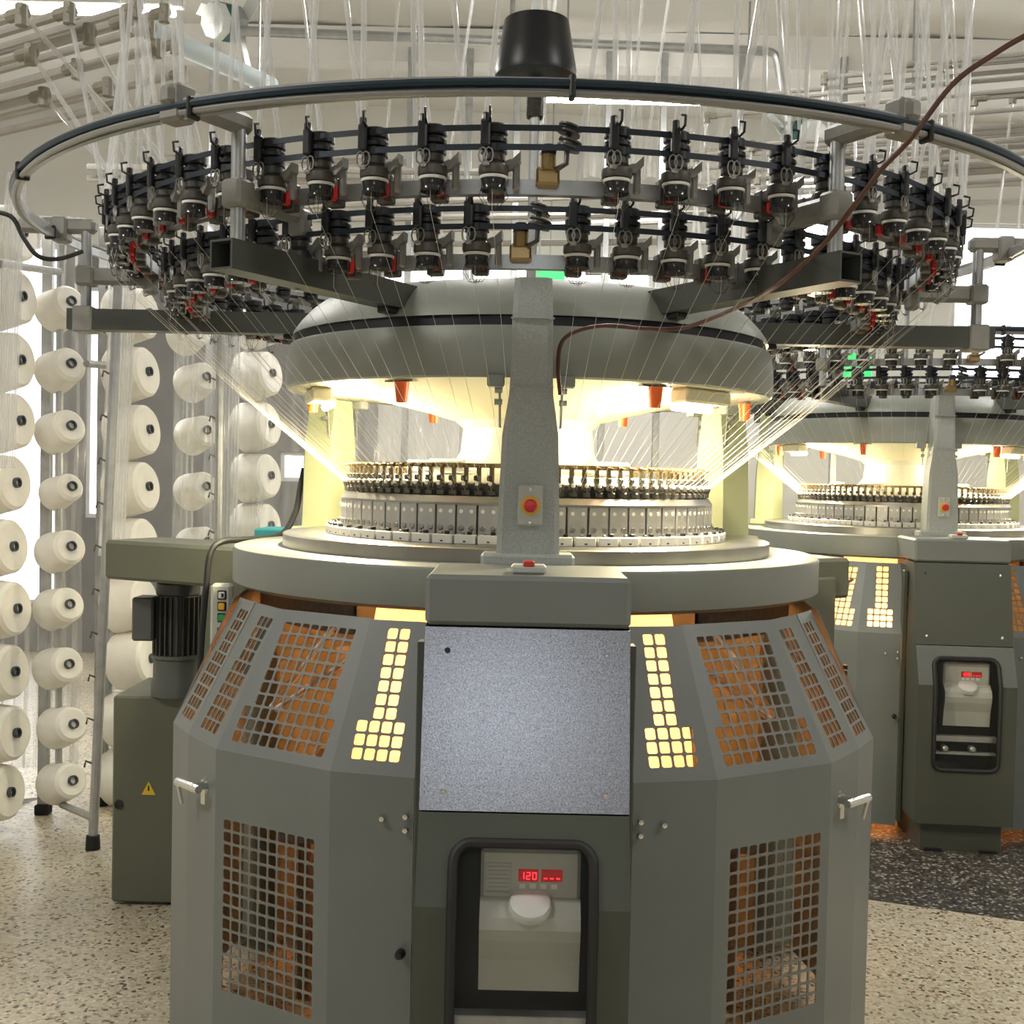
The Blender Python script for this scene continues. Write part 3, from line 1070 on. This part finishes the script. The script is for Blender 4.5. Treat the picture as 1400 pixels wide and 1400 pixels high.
    cx = .0135
    b.box((cx, -.96, .68), (.170, .16, .115), 0, .006)
    cu = b.build('control_unit', 'cream_plastic', root, 30)
    yf = -1.0405
    b = MB()
    pf = [(-.92, .50), (-1.050, .50), (-1.056, .555), (-1.070, .592), (-1.074, .612), (-1.070, .632), (-1.042, .656), (-.92, .656)]
    n = len(pf)
    b.add([(-.085 + cx, y, z) for y, z in pf] + [(.085 + cx, y, z) for y, z in pf], [tuple(range(n))[::-1], tuple(range(n, 2 * n))] + [(i, (i + 1) % n, (i + 1) % n + n, i + n) for i in range(n)])
    b.build('control_cover', 'cream_plastic', cu, 0)
    for (x0, wd, s2) in ((-.004 + cx, .034, '120'), (.036 + cx, .036, '---')):
        b = MB()
        b.box((x0, yf, .694), (wd, .003, .021), 0, .001)
        sc = b.build('display', 'led_dark', cu, 0)
        b = MB()
        for i, chh in enumerate(s2):
            digit(b, chh, Matrix.Translation((x0 + (i - 1) * .0105, yf - .002, .694 if s2[0] == '1' else .690)))
        b.build('digits', 'led_red', cu, 0)
    for i in range(4):
        b = MB()
        b.box((-.014 + cx + .018 * i, yf, .676), (.011, .003, .009), 0, .001)
        b.build('key', 'white_plastic', cu, 0)
    b = MB()
    for i in range(7):
        b.box((-.055 + cx, yf, .708 - .007 * i), (.040 - .004 * (i % 3), .0008, .0016))
    for x in (-.0765, -.034):
        b.box((x + cx, yf, .689), (.0012, .0008, .05))
    for z in (.714, .664):
        b.box((-.0553 + cx, yf, z), (.043, .0008, .0012))
    b.build('printed_table', 'print_grey', cu, 0)
    b = MB()
    M = frame((0, -.5, .86), (cx + .0, -1.050, .645))
    b.lathe([(.037, -.004), (.037, .006), (.034, .012), (.027, .015), (.001, .016)], 28, 0, False, M)
    b.build('dial_knob', 'white_plastic', cu)
    b = MB()
    b.box((0, -1.06, .455), (.24, .03, .022), 0, .002)
    b.box((.0, -1.06, .40), (.24, .02, .012), 0, .002)
    for x in (-.07, .03):
        b.lathe([(.012, -.01), (.012, .02), (.006, .025), (.001, .025)], 12, 0, False, Matrix.Translation((x, -1.07, .42)) @ Matrix.Rotation(PI / 2, 4, 'X'))
    b.build('rail', 'galv', body)
    # red rocker switch on the cabinet head
    b = MB()
    b.box((0, -.92, 1.206), (.062, .05, .016), 0, .004)
    sw = b.build('switch_box', 'cream_plastic', root, 30)
    b = MB()
    b.box((0, -.935, 1.216), (.02, .02, .01), 0, .002)
    tag(b.build('rocker', 'red', sw, 30), 'red rocker switch')
    for s in (-1, 1):
        b = MB()
        b.box((s * .189, -.895, .58), (.016, .04, .98), 0, .002)
        b.build('hinge_strip', 'paint_cab', root, 30)
        b = MB()
        b.lathe([(.655, 1.03), (.665, 1.03), (.665, 1.102), (.655, 1.102)], 40, 0, True, None, R(s * 33 if s > 0 else -115), R(115 if s > 0 else -33))
        b.build('bed_apron', 'dark_metal', root)
    # --- guard doors
    for s in (-1, 1):
        guard_side(root, s)
    b = MB()
    for a0, a1 in ((134, 160), (160, 200), (200, 226)):
        t0, t1, k0, k1, f0, f1 = P(.76, a0, ZT), P(.76, a1, ZT), P(.92, a0, ZK), P(.92, a1, ZK), P(.92, a0, ZB), P(.92, a1, ZB)
        panel(b, t0, t1, k0, k1, [])
        panel(b, k0, k1, f0, f1, [])
    b.build('guard_door', 'paint_guard', root, 0)
    # --- rear legs
    for s, a in ((1, 120), (-1, -118)):
        b = MB()
        b.box((0, -.83, .575), (.27, .28, 1.05), 0, .006)
        b.build('leg', 'paint_olive', root, 30, rz=R(a))
    b = MB()
    b.box((0, -.84, 1.094), (.24, .40, .118), 0, .010)
    b.build('leg_head', 'paint_olive', root, 30, rz=R(120))
    b = MB()
    b.box((0, -1.0, 1.094), (.24, .73, .118), 0, .010)
    b.build('drive_beam', 'paint_olive', root, 30, rz=R(-117))
    # electrical box with motor on the left
    eb = Vector((-1.07, .78, 0))
    b = MB()
    b.box((eb.x, eb.y, .335), (.40, .34, .65), 0, .006)
    box = b.build('electrical_box', 'paint_olive', root, 30)
    b = MB()
    M = Matrix.Translation((eb.x - .085, eb.y - .1715, .37))
    b.extrude([(-.022, -.018), (.022, -.018), (0, .024)], -.001, 0, 0, M)
    b.extrude([(-.003, -.005), (.003, -.005), (.002, .012), (-.002, .012)], -.0015, 0, 1, M)
    tag(b.build('warning_sign', ['warn_yellow', 'black'], box, 0), 'small yellow warning triangle')
    b = MB()
    b.lathe([(.014, 0), (.014, .006), (.010, .006), (.010, .003), (.001, .003)], 12, 0, False, Matrix.Translation((eb.x - .178, eb.y - .17, .32)) @ Matrix.Rotation(PI / 2, 4, 'X'))
    b.build('lock', 'black', box)
    mc = Vector((-1.085, .66, 0))
    b = MB()
    b.lathe([(.05, .66), (.080, .66), (.080, .70), (.074, .715), (.074, .775), (.080, .78), (.080, .79), (.06, .792)], 28, 0, False, Matrix.Translation(mc))
    b.build('motor_flange', 'motor_grey', root)
    b = MB()
    b.lathe([(.05, .79), (.062, .79), (.062, .975), (.068, .98), (.068, 1.012), (.055, 1.022), (.001, 1.024)], 24, 0, False, Matrix.Translation(mc))
    for k in range(26):
        b.box((0, -.067, .882), (.004, .020, .18), 0, 0, Matrix.Translation(mc) @ Matrix.Rotation(R(360 / 26 * k), 4, 'Z'))
    b.build('motor_body', 'motor', root)
    b = MB()
    b.box((mc.x - .088, mc.y - .035, .905), (.066, .09, .135), 0, .006)
    b.build('terminal_box', 'motor_grey', root, 30)
    # push-button station on the leg
    pb = at(303, 835, 3.18) - Vector((.036, 3, 0))
    b = MB()
    b.box((pb.x, pb.y, pb.z - .02), (.058, .04, .19), 0, .008)
    ps = b.build('button_station', 'cream_plastic', root, 30)
    for i, mm in enumerate(('white_plastic', 'yellow', 'green_btn', 'black')):
        b = MB()
        zz = pb.z + .045 - .031 * i - (.008 if i == 3 else 0)
        b.box((pb.x + .004, pb.y - .021, zz), (.024, .006, .025), 1, .002)
        b.box((pb.x + .004, pb.y - .025, zz), (.017, .006, .018), 0, .002)
        if i == 0:
            b.box((pb.x + .007, pb.y - .0285, zz), (.006, .002, .010), 1)
        b.build('push_button', [mm, 'black'], ps, 30)
    # --- fabric tube, take-down inside the guard
    b = MB()
    prof = [(.375, .375, 1.19), (.375, .37, 1.05), (.40, .30, .9), (.44, .20, .7), (.46, .09, .5), (.46, .03, .40)]
    n = 48
    vs, fs = [], []
    for rx, ry, z in prof:
        for i in range(n):
            t = 2 * PI * i / n
            vs.append((rx * math.cos(t), ry * math.sin(t), z))
    for j in range(len(prof) - 1):
        for i in range(n):
            k = (i + 1) % n
            fs.append((j * n + i, (j + 1) * n + i, (j + 1) * n + k, j * n + k))
    b.add(vs, fs)
    b.build('fabric_tube', 'fabric', root, 60)
    for (y, z, r) in ((-.03, .37, .028), (.03, .37, .028), (0, .22, .11)):
        b = MB()
        b.tube([(-.50, y, z), (.50, y, z)], r, 20)
        b.build('takedown_roller' if r < .1 else 'cloth_roll', 'dark_metal' if r < .1 else 'fabric', root)
    for s in (-1, 1):
        b = MB()
        b.box((s * .53, 0, .34), (.03, .30, .56), 0, .004)
        b.build('takedown_plate', 'dark_metal', root, 30)
        for (p, q) in (((372, 968, 2.46), (464, 850, 2.40)), ((378, 970, 2.42), (496, 890, 2.36))):
            p, q = at(*p) - Vector((.036, 3, 0)), at(*q) - Vector((.036, 3, 0))
            b = MB()
            b.tube([(-s * p.x, p.y, p.z), (-s * q.x, q.y, q.z)], .007, 8)
            b.build('tie_rod', 'chrome', root)
        b = MB()
        b.box((s * .36, -.58, .62), (.30, .03, .05), 0, .003)
        b.build('cross_bar', 'dark_metal', root, 30)
    for (x, y, z, e) in ((0, 0, .82, 55), (-.2, -.62, .95, .9), (.2, -.62, .95, .7)):
        l = bpy.data.lights.new('fabric_lamp', 'POINT')
        l.energy, l.color, l.shadow_soft_size = e, (1, .58, .25), .05
        if e < 5:
            continue
        o = bpy.data.objects.new('fabric_lamp', l)
        COL.objects.link(o)
        o.parent = root
        o.location = (x, y, z)
    # --- fan on the mast
    b = MB()
    b.tube([(0, 0, 1.79), (0, 0, 2.42)], .013, 10)
    b.tube([(0, 0, 2.55), (0, 0, ZC - .06)], .013, 10)
    mast = b.build('mast', 'galv', root)
    b = MB()
    b.tube([(.020 * math.cos(t * .9), .020 * math.sin(t * .9), 2.285 + .00085 * t) for t in range(80)], .0035, 5)
    b.build('spring', 'dark_metal', mast)
    b = MB()
    b.lathe([(.05, 2.372), (.085, 2.375), (.103, 2.386), (.105, 2.40), (.095, 2.455), (.087, 2.50), (.083, 2.525), (.015, 2.53)], 36)
    b.build('fan_motor', 'black', mast)
    b = MB()
    b.lathe([(.082, 2.526), (.05, 2.538), (.016, 2.55), (.013, 2.58)], 30)
    b.build('fan_cap', 'fan_white', mast)
    return root


M1 = build_machine()
M1.location = (.036, 3.0, 0)
M1.rotation_euler.z = R(-.25)
tag(M1, 'grey-green circular knitting machine with a hammered silver cover plate below its stop button', 'knitting machine')


def copy_machine(src):
    r = src.copy()
    COL.objects.link(r)
    for ch in list(src.children):
        c = ch.copy()
        COL.objects.link(c)
        c.parent = r
        if ch.name.startswith('yarn_feeder'):
            c.data = FEEDER_FAR
            continue
        for g in ch.children:
            d = g.copy()
            COL.objects.link(d)
            d.parent = c
            if d.name.startswith('screw'):
                pass
        if ch.name.startswith('cover_plate'):
            c.data = c.data.copy()
            c.data.materials[0] = MATS['paint_cab']
    return r


M2 = copy_machine(M1)
M2.location = (1.8, 5.4, -.03)
M2.rotation_euler.z = R(-5)
M2['label'] = 'olive-grey circular knitting machine with a plain cabinet, standing on the dark terrazzo strip'


# ------------------------------------------------------------------ yarn tubes rising from the feeders
def yarn_tube(machine, a, ra, zr, top, r=.0052):
    base = P(ra, a, zr) + Matrix.Rotation(R(a), 3, 'Z') @ Vector((-.012, -.026, .100))
    b = MB()
    b.tube([base, top], r, 7)
    return b.build('yarn_tube', 'clear_tube', machine)


def fitting(b, p, d):
    """elbow joining a rising tube to a pipe that leaves along d"""
    b.tube([p + Vector((0, 0, -.028)), p + Vector((0, 0, .018))], .0145, 9, 0)
    b.tube([p - d * .012, p + d * .045], .0145, 9, 0)


rnd = random.Random(11)
pl = tag(empty('overhead_pipe_run', (-1.2, 3.2, 2.3)), 'bundle of overhead grey yarn pipes running to the cone creel', 'pipes')
DL = Vector((-.84, .54, 0)).normalized()
M1m = Matrix.Translation(M1.location) @ Matrix.Rotation(M1.rotation_euler.z, 4, 'Z')
TOPZ = 3.2
ELB = [(42, 72, 2.75), (106, 92, 2.85), (122, 44, 2.75), (148, 117, 3.0), (163, 143, 3.1), (172, 28, 2.8), (95, 16, 2.7), (205, 38, 3.0), (214, 64, 3.1), (186, 10, 2.9), (225, 16, 3.1),
       (60, 130, 3.0), (240, 60, 3.3), (250, 100, 3.4), (30, 18, 2.6)][::-1]
for zr, ra, off in ((Z1, R1, UP_OFF), (Z2, R2F, LO_OFF)):
    for k in range(1, 60):
        a = ((off + 6 * k + 180) % 360) - 180
        base = P(ra, a, zr)
        if abs(a) > 128 and k % 3:
            continue
        if 60 < abs(a) <= 128 and k % 2 and zr == Z2:
            continue
        if -140 < a < -62:
            if not ELB:
                continue
            u, v, d = ELB.pop(0)
            top = M1m.inverted() @ at(u, v, d)
            yarn_tube(M1, a, ra, zr, top, .006)
            p = (M1m @ top) - pl.location
            b = MB()
            b.tube([p, p + DL * (2.1 + rnd.random())], .0115, 8)
            q = b.build('pipe', 'pipe', pl)
            b = MB()
            fitting(b, p, DL)
            b.build('elbow', 'pipe_fit', q)
        else:
            top = base + Vector((rnd.uniform(-.17, .17), rnd.uniform(-.08, .08), 0))
            if zr == Z2:
                top += P(.12, a, 0)
            top.z = TOPZ
            yarn_tube(M1, a, ra, zr, top, .0052)
# rack ring that carries the tube tops over the first machine
for rr in (.9, 1.05):
    b = MB()
    b.lathe([(rr - .05, TOPZ), (rr + .05, TOPZ), (rr + .05, TOPZ + .012), (rr - .05, TOPZ + .012)], 72, 0, True)
    b.build('tube_rack_ring', 'galv', M1)
for a in (45, 135, 225, 315):
    b = MB()
    p = P(1.0, a, TOPZ + .01)
    b.tube([p, p + Vector((0, 0, ZC - TOPZ - .06))], .01, 8)
    b.build('hanger_rod', 'galv', M1)

# second machine: tubes to elbows with pipes running right
pr = tag(empty('overhead_pipe_run', (1.9, 5.0, 2.9)), 'bundle of thin overhead yarn pipes above the olive-grey knitting machine', 'pipes')
DR = Vector((.95, -.30, 0)).normalized()
M2m = Matrix.Translation(M2.location) @ Matrix.Rotation(R(-5), 4, 'Z')
M2i = M2m.inverted()
for zr, ra, off in ((Z1, R1, UP_OFF), (Z2, R2F, LO_OFF)):
    for k in range(1, 60, 2 if zr == Z2 else 1):
        a = ((off + 6 * k + 180) % 360) - 180
        if not -95 < a < 120:
            continue
        base = P(ra, a, zr)
        top = base + Vector((rnd.uniform(-.10, .10), rnd.uniform(-.06, .06), 0))
        top.z = rnd.uniform(2.6, 3.12)
        yarn_tube(M2, a, ra, zr, top, .006)
        wp = M2m @ top
        p = wp - pr.location
        b = MB()
        b.tube([p, p + DR * (1.3 + 1.2 * rnd.random()) + Vector((0, 0, .02))], .0095, 7)
        q = b.build('pipe', 'pipe', pr)
        b = MB()
        fitting(b, p, DR)
        b.build('elbow', 'pipe_fit', q)


# ------------------------------------------------------------------ yarn creel with cones on the left
def cone_mesh(r1, r2, L, name):
    b = MB()
    b.lathe([(.02, -L), (r1 - .012, -L), (r1, -L + .014), (r1, -L + .03), (r2 + .004, -.012), (r2 - .008, 0), (.022, -.002)], 40)
    return b.mesh(name, 'cone')


def core_mesh(name, r=.019):
    b = MB()
    b.lathe([(r, -.03), (r, .012), (r - .005, .012), (r - .005, -.02), (.001, -.02)], 16)
    return b.mesh(name, 'cone_core')


BIG, SMALL, TINY = cone_mesh(.117, .096, .15, 'big_cone'), cone_mesh(.082, .063, .14, 'small_cone'), cone_mesh(.066, .05, .14, 'slim_cone')
CORE = core_mesh('cone_core')
cr1 = tag(empty('yarn_creel', (-1.7, 4.6, 0)), 'galvanised tube creel frame with upright posts and cone pegs', 'creel')


ORD = ['lowest', 'second', 'third', 'fourth', 'fifth', 'sixth', 'seventh', 'eighth', 'ninth', 'tenth']


def cone(u, v, depth, me, yaw, tilt, label, group, name='yarn_cone'):
    p = at(u, v, depth)
    ax = Vector((math.sin(R(yaw)) * math.cos(R(tilt)), -math.cos(R(yaw)) * math.cos(R(tilt)), math.sin(R(tilt))))
    o = link(name, me)
    M = frame(ax, p)
    o.matrix_world = M
    tag(o, label, 'yarn cone', group)
    link('core', CORE, o)
    # peg on the creel
    b = MB()
    L = .15 if me is BIG else .14
    a0 = p - cr1.location
    b.tube([a0 - ax * (L + .05), a0 - ax * .022], .006, 6)
    b.build('peg', 'galv', cr1)
    return p - ax * (L + .05)


backs = {'A': [], 'B': [], 'C': [], 'D': [], 'E': []}
for i, (u, v) in enumerate([(31, 318), (30, 405), (28, 492), (28, 575), (22, 660), (18, 747), (23, 832), (20, 918), (22, 1002), (14, 1083)]):
    backs['A'].append(cone(u, v, 4.3, BIG, 78, 6, 'full cream yarn cone, %s up from floor in the creel column before the bright window' % ORD[9 - i], 'full cones by the window'))
for i, (u, v) in enumerate([(97, 412), (97, 497), (97, 582), (98, 665), (97, 747), (95, 826), (94, 908), (100, 990), (99, 1067)]):
    me, lab, gr = (TINY, 'nearly used-up slim yarn cone on the creel', None) if i == 3 else (SMALL, 'half-used yarn cone, %s up from floor in the creel column beside the grey pillar' % ORD[8 - i], 'half-used cones by the pillar')
    backs['B'].append(cone(u, v, 4.45, me, 52, 16, lab, gr))
for i, (u, v) in enumerate([(203, 428), (203, 508), (204, 587), (203, 665), (201, 742), (200, 822), (207, 900), (200, 980), (196, 1058)]):
    backs['C'].append(cone(u, v, 4.7, BIG, 78, 8, 'full cream yarn cone, %s up from floor in the creel column behind the motor' % ORD[8 - i], 'full cones behind the motor'))
for i, (u, v) in enumerate([(272, 450), (282, 515), (283, 588), (282, 665), (284, 740)]):
    backs['D'].append(cone(u, v, 5.0, SMALL, 50, 14, 'half-used yarn cone, %s from the top of the film-wrapped creel column' % (['first'] + ORD[1:])[i], 'half-used cones by the film'))
for i, (u, v) in enumerate([(372, 440), (372, 510), (370, 580), (370, 650), (370, 718)]):
    backs['E'].append(cone(u, v, 5.35, BIG, 70, 8, 'full cone hazy behind clear film, %s from the top of its column' % (['first'] + ORD[1:])[i], 'full cones behind the film'))
for kk, pts in backs.items():
    top, bot = pts[0], pts[-1]
    x, y = (top.x + bot.x) / 2, (top.y + bot.y) / 2
    b = MB()
    b.box((x - cr1.location.x, y - cr1.location.y, 1.19), (.04, .03, 2.3), 0, .003)
    b.build('upright', 'galv', cr1, 30)
    b = MB()
    b.box((x - cr1.location.x, y - cr1.location.y, .02), (.055, .05, .04), 0, .004)
    b.build('foot', 'rubber_foot', cr1, 30)
# leaning front posts with yarn eyelets, cross rails
for (u0, v0, u1, v1, dep) in ((127, 1152, 168, 260, 4.15), (139, 1095, 184, 260, 4.7), (296, 1010, 303, 300, 4.85)):
    p, q = at(u0, v0, dep) - cr1.location, at(u1, v1, dep) - cr1.location
    p.z = .03
    b = MB()
    b.tube([p, q], .017, 10)
    po = b.build('post', 'galv', cr1)
    b = MB()
    b.lathe([(.026, 0), (.024, .05), (.018, .052)], 12, 0, False, Matrix.Translation((p.x, p.y, 0)))
    b.build('foot', 'rubber_foot', cr1)
    n = 12
    for i in range(n):
        t = .12 + .8 * i / n
        c = p + (q - p) * t
        b = MB()
        b.tube([c + Vector((-.012, 0, 0)), c + Vector((-.035, -.01, .012)), c + Vector((-.04, -.01, -.01))], .004, 5)
        b.build('eyelet', 'dark_metal', po)
rails = [((85, 1100, 4.5), (127, 1118, 4.15)), ((0, 1100, 4.6), (85, 1092, 4.9)), ((118, 497, 4.4), (150, 500, 4.6)), ((0, 360, 4.0), (82, 372, 4.5)), ((82, 372, 4.5), (80, 1100, 4.5)), ((303, 300, 4.85), (150, 262, 4.5))]
for (a, c) in rails:
    b = MB()
    b.tube([at(*a) - cr1.location, at(*c) - cr1.location], .014, 8)
    b.build('rail', 'galv', cr1)
# bundles of yarn tubes running up along the posts
def bundle(u0, u1, v0, v1, lean, dep, n, name='yarn_tube', r=.0055):
    for i in range(n):
        f = i / max(1, n - 1)
        u = u0 + (u1 - u0) * f
        d = dep + .05 * math.sin(i * 2.1)
        p, q = at(u + lean, v0, d) - cr1.location, at(u, v1, d + .03) - cr1.location
        b = MB()
        b.tube([p, q], r, 6)
        b.build(name, 'clear_tube', cr1)


bundle(-6, 18, 235, 640, 16, 3.9, 8)
bundle(136, 168, 262, 760, 22, 4.3, 9)
bundle(288, 322, 430, 742, 6, 4.9, 9)
bundle(240, 262, 440, 740, 2, 5.1, 4)

# plastic film hung over the creels
def film(name, pts, z0, z1, label, seed, amp=.02):
    b = MB()
    n, mz = 60, 16
    rr = random.Random(seed)
    ph = [rr.uniform(0, 6) for _ in range(4)]
    for j in range(mz + 1):
        for i in range(n + 1):
            t = i / n * (len(pts) - 1)
            k = min(int(t), len(pts) - 2)
            p = Vector(pts[k]).lerp(Vector(pts[k + 1]), t - k)
            wob = amp * (math.sin(i * 1.1 + ph[0]) + .6 * math.sin(i * 2.3 + ph[1] + j * .25) + .4 * math.sin(j * .9 + ph[2]))
            b.v.append((p.x + wob * .4, p.y + wob, z0 + (z1 - z0) * j / mz))
    for j in range(mz):
        for i in range(n):
            k = j * (n + 1) + i
            b.f.append((k, k + 1, k + n + 2, k + n + 1))
            b.m.append(0)
    o = b.build(name, 'film', None, 80)
    tag(o, label, 'plastic film', 'clear films on the creels')
    return o


a1, a2 = at(236, 700, 4.90), at(415, 700, 4.92)
film('plastic_film', [(a1.x, a1.y), (a2.x, a2.y), (a2.x + .5, a2.y + .3)], .85, 2.15, 'crinkled clear plastic film over the cones next to the knitting machine', 3, .013)
a1, a2 = at(-60, 700, 4.75), at(112, 700, 4.85)
film('plastic_film', [(a1.x, a1.y), (a2.x, a2.y)], .12, 2.4, 'crinkled clear plastic film hanging before the bright window', 5)
a1, a2 = at(470, 700, 6.2), at(790, 700, 6.4)
film('plastic_film', [(a1.x, a1.y), (a2.x, a2.y)], .005, 2.3, 'crinkled clear plastic film seen through the knitting head', 9)

a1, a2 = at(800, 150, 7.35), at(1015, 150, 7.3)
film('plastic_film', [(a1.x, a1.y), (a2.x, a2.y)], 3.25, ZC - .01, 'crumpled clear plastic sheet hung from the ceiling behind the black fan motor', 21, .035)

# teal crate behind the machine
tb = at(388, 738, 4.4)
b = MB()
t = tag(empty('teal_stand', (tb.x + .02, tb.y, 0)), 'teal metal cabinet standing behind the bed of the knitting machine', 'cabinet')
b.box((0, 0, (tb.z + .045) / 2), (.22, .2, tb.z + .045), 0, .006)
b.build('body', 'teal', t, 30)
b = MB()
b.box((0, -.102, tb.z - .12), (.18, .006, .2), 0, .002)
b.build('door', 'teal', t, 30)

# ------------------------------------------------------------------ cables
b = MB()
b.tube(spline([at(766, 540, 2.345), at(763, 500, 2.345), at(768, 468, 2.345), at(790, 452, 2.34), at(830, 445, 2.345), at(880, 449, 2.355), at(935, 448, 2.38), at(1000, 424, 2.26), at(1060, 392, 2.02), at(1120, 340, 1.92), at(1165, 285, 1.86), at(1205, 232, 1.80), at(1245, 190, 1.74), at(1300, 118, 1.72), at(1350, 80, 1.7), at(1420, 40, 1.68), at(1560, -20, 1.68), Vector((1.1, 1.72, 2.9)), Vector((1.15, 1.75, ZC - .085))], 6), .0042, 8)
tag(b.build('power_cable', 'brown_cable'), 'thin brown cable looping from the knitting machine dome to the upper right', 'cable')
b = MB()
b.tube(spline([at(272, 1000, 2.98), at(274, 900, 3.0), at(282, 800, 3.02), at(288, 756, 3.03), at(305, 740, 3.06), at(345, 737, 3.15), at(385, 730, 3.3), at(404, 700, 3.35), at(411, 665, 3.36), at(416, 640, 3.36)], 6), .0085, 8)
tag(b.build('power_cable', 'black_rubber'), 'thick black cable hanging over the drive beam', 'cable')
b = MB()
b.tube(spline([at(-20, 288, 2.75), at(15, 296, 2.75), at(32, 325, 2.75), at(52, 350, 2.75), at(80, 354, 2.78), at(112, 344, 2.85)], 6), .0055, 8)
tag(b.build('power_cable', 'black_rubber'), 'thin black cable sagging beside the creel tubes', 'cable')

# ------------------------------------------------------------------ overhead blower: pipe with fan heads
bl = tag(empty('travelling_blower', (.3, 5.5, 3.4)), 'overhead blower pipe with a fan head at each end', 'blower')
L0 = bl.location
D = 5.5
b = MB()
b.tube([at(322, 42, D) - L0, at(1050, 70, D) - L0], .022, 10)
b.build('pipe', 'galv', bl)
b = MB()
b.tube(spline([at(1050, 70, D) - L0, at(1062, 80, D) - L0, at(1070, 130, D) - L0, at(1080, 190, D) - L0], 4), .02, 8)
b.build('drop_pipe', 'galv', bl)
b = MB()
hp = at(700, 50, D) - L0
b.tube([hp, (hp.x, hp.y, ZC - L0.z - .04)], .012, 8)
b.build('hanger_rod', 'galv', bl)
for (u, v, s) in ((306, 30, -1), (1100, 188, 1)):
    c = at(u, v, D) - L0
    M = frame((s * .55, -.75, -.2), c)
    b = MB()
    b.lathe([(.03, -.09), (.07, -.09), (.088, -.06), (.088, -.02)], 8, 0, False, M)
    b.lathe([(.089, -.02), (.089, .03)], 8, 1, False, M)
    b.lathe([(.088, .03), (.08, .07), (.04, .085)], 8, 2, False, M)
    hd = b.build('fan_head', ['fan_grey', 'fan_teal', 'fan_white'], bl, 30)
    for k in range(3):
        b = MB()
        MM = M @ Matrix.Rotation(R(120 * k + 35), 4, 'Z') @ Matrix.Translation((0, 0, -.1)) @ Matrix.Rotation(R(22), 4, 'X')
        b.box((.17, 0, 0), (.26, .06, .006), 0, .002, MM)
        b.build('blade', 'fan_white', hd, 30)
c0, c1 = at(205, 42, 5.0), at(372, 118, 4.7)
b = MB()
b.tube([c0, c1], [.05, .035], 14)
du = empty('air_duct', c0)
b.v = [tuple(Vector(v) - c0) for v in b.v]
b.build('duct_tube', 'duct', du)
for f in (.1, .9):
    c = (c1 - c0) * f
    b = MB()
    b.tube([c, (c.x, c.y, ZC - c0.z - .03)], .005, 6)
    b.build('hanger_rod', 'galv', du)
tag(du, 'pale blue air duct tube slanting under the ceiling', 'duct')

# pipes in the background behind the rings
bp_ = tag(empty('background_pipe_rack', (0, 6.9, 2.3)), 'far rack of pale horizontal pipes behind the feeder rings', 'pipe rack')
for i, (u0, v0, u1, v1) in enumerate([(120, 228, 700, 236), (120, 244, 700, 250), (400, 282, 1000, 262), (400, 300, 1000, 292), (480, 318, 960, 300), (480, 334, 980, 330), (800, 372, 1160, 372), (200, 215, 560, 222), (980, 265, 1400, 250), (980, 285, 1400, 276)]):
    b = MB()
    b.tube([at(u0, v0, 6.6 + .1 * i) - bp_.location, at(u1, v1, 6.6 + .1 * i) - bp_.location], .02, 8)
    b.build('pipe', 'pipe', bp_)
for u in (290, 560, 640, 705, 830, 905, 1010, 1150):
    p = at(u, 240, 7.0) - bp_.location
    b = MB()
    b.box((p.x, p.y, -.35), (.04, .04, 3.9), 0, .003)
    b.build('upright', 'galv', bp_, 30)

# exit signs
for i, (u, v, d) in enumerate(((752, 376, 8.0), (1171, 500, 8.0))):
    c = at(u, v, d)
    s = tag(empty('exit_sign', c), 'lit green exit sign seen ' + ('above the dome of the silver-fronted machine' if i == 0 else 'between the feeder rows of the olive-grey machine'), 'sign')
    b = MB()
    b.box((0, 0, 0), (.20, .04, .16), 0, .004)
    b.build('panel', 'exit_green', s, 30)
    b = MB()
    b.tube([(0, 0, .08), (0, 0, ZC - c.z - .05)], .006, 6)
    b.build('hanger_rod', 'galv', s)
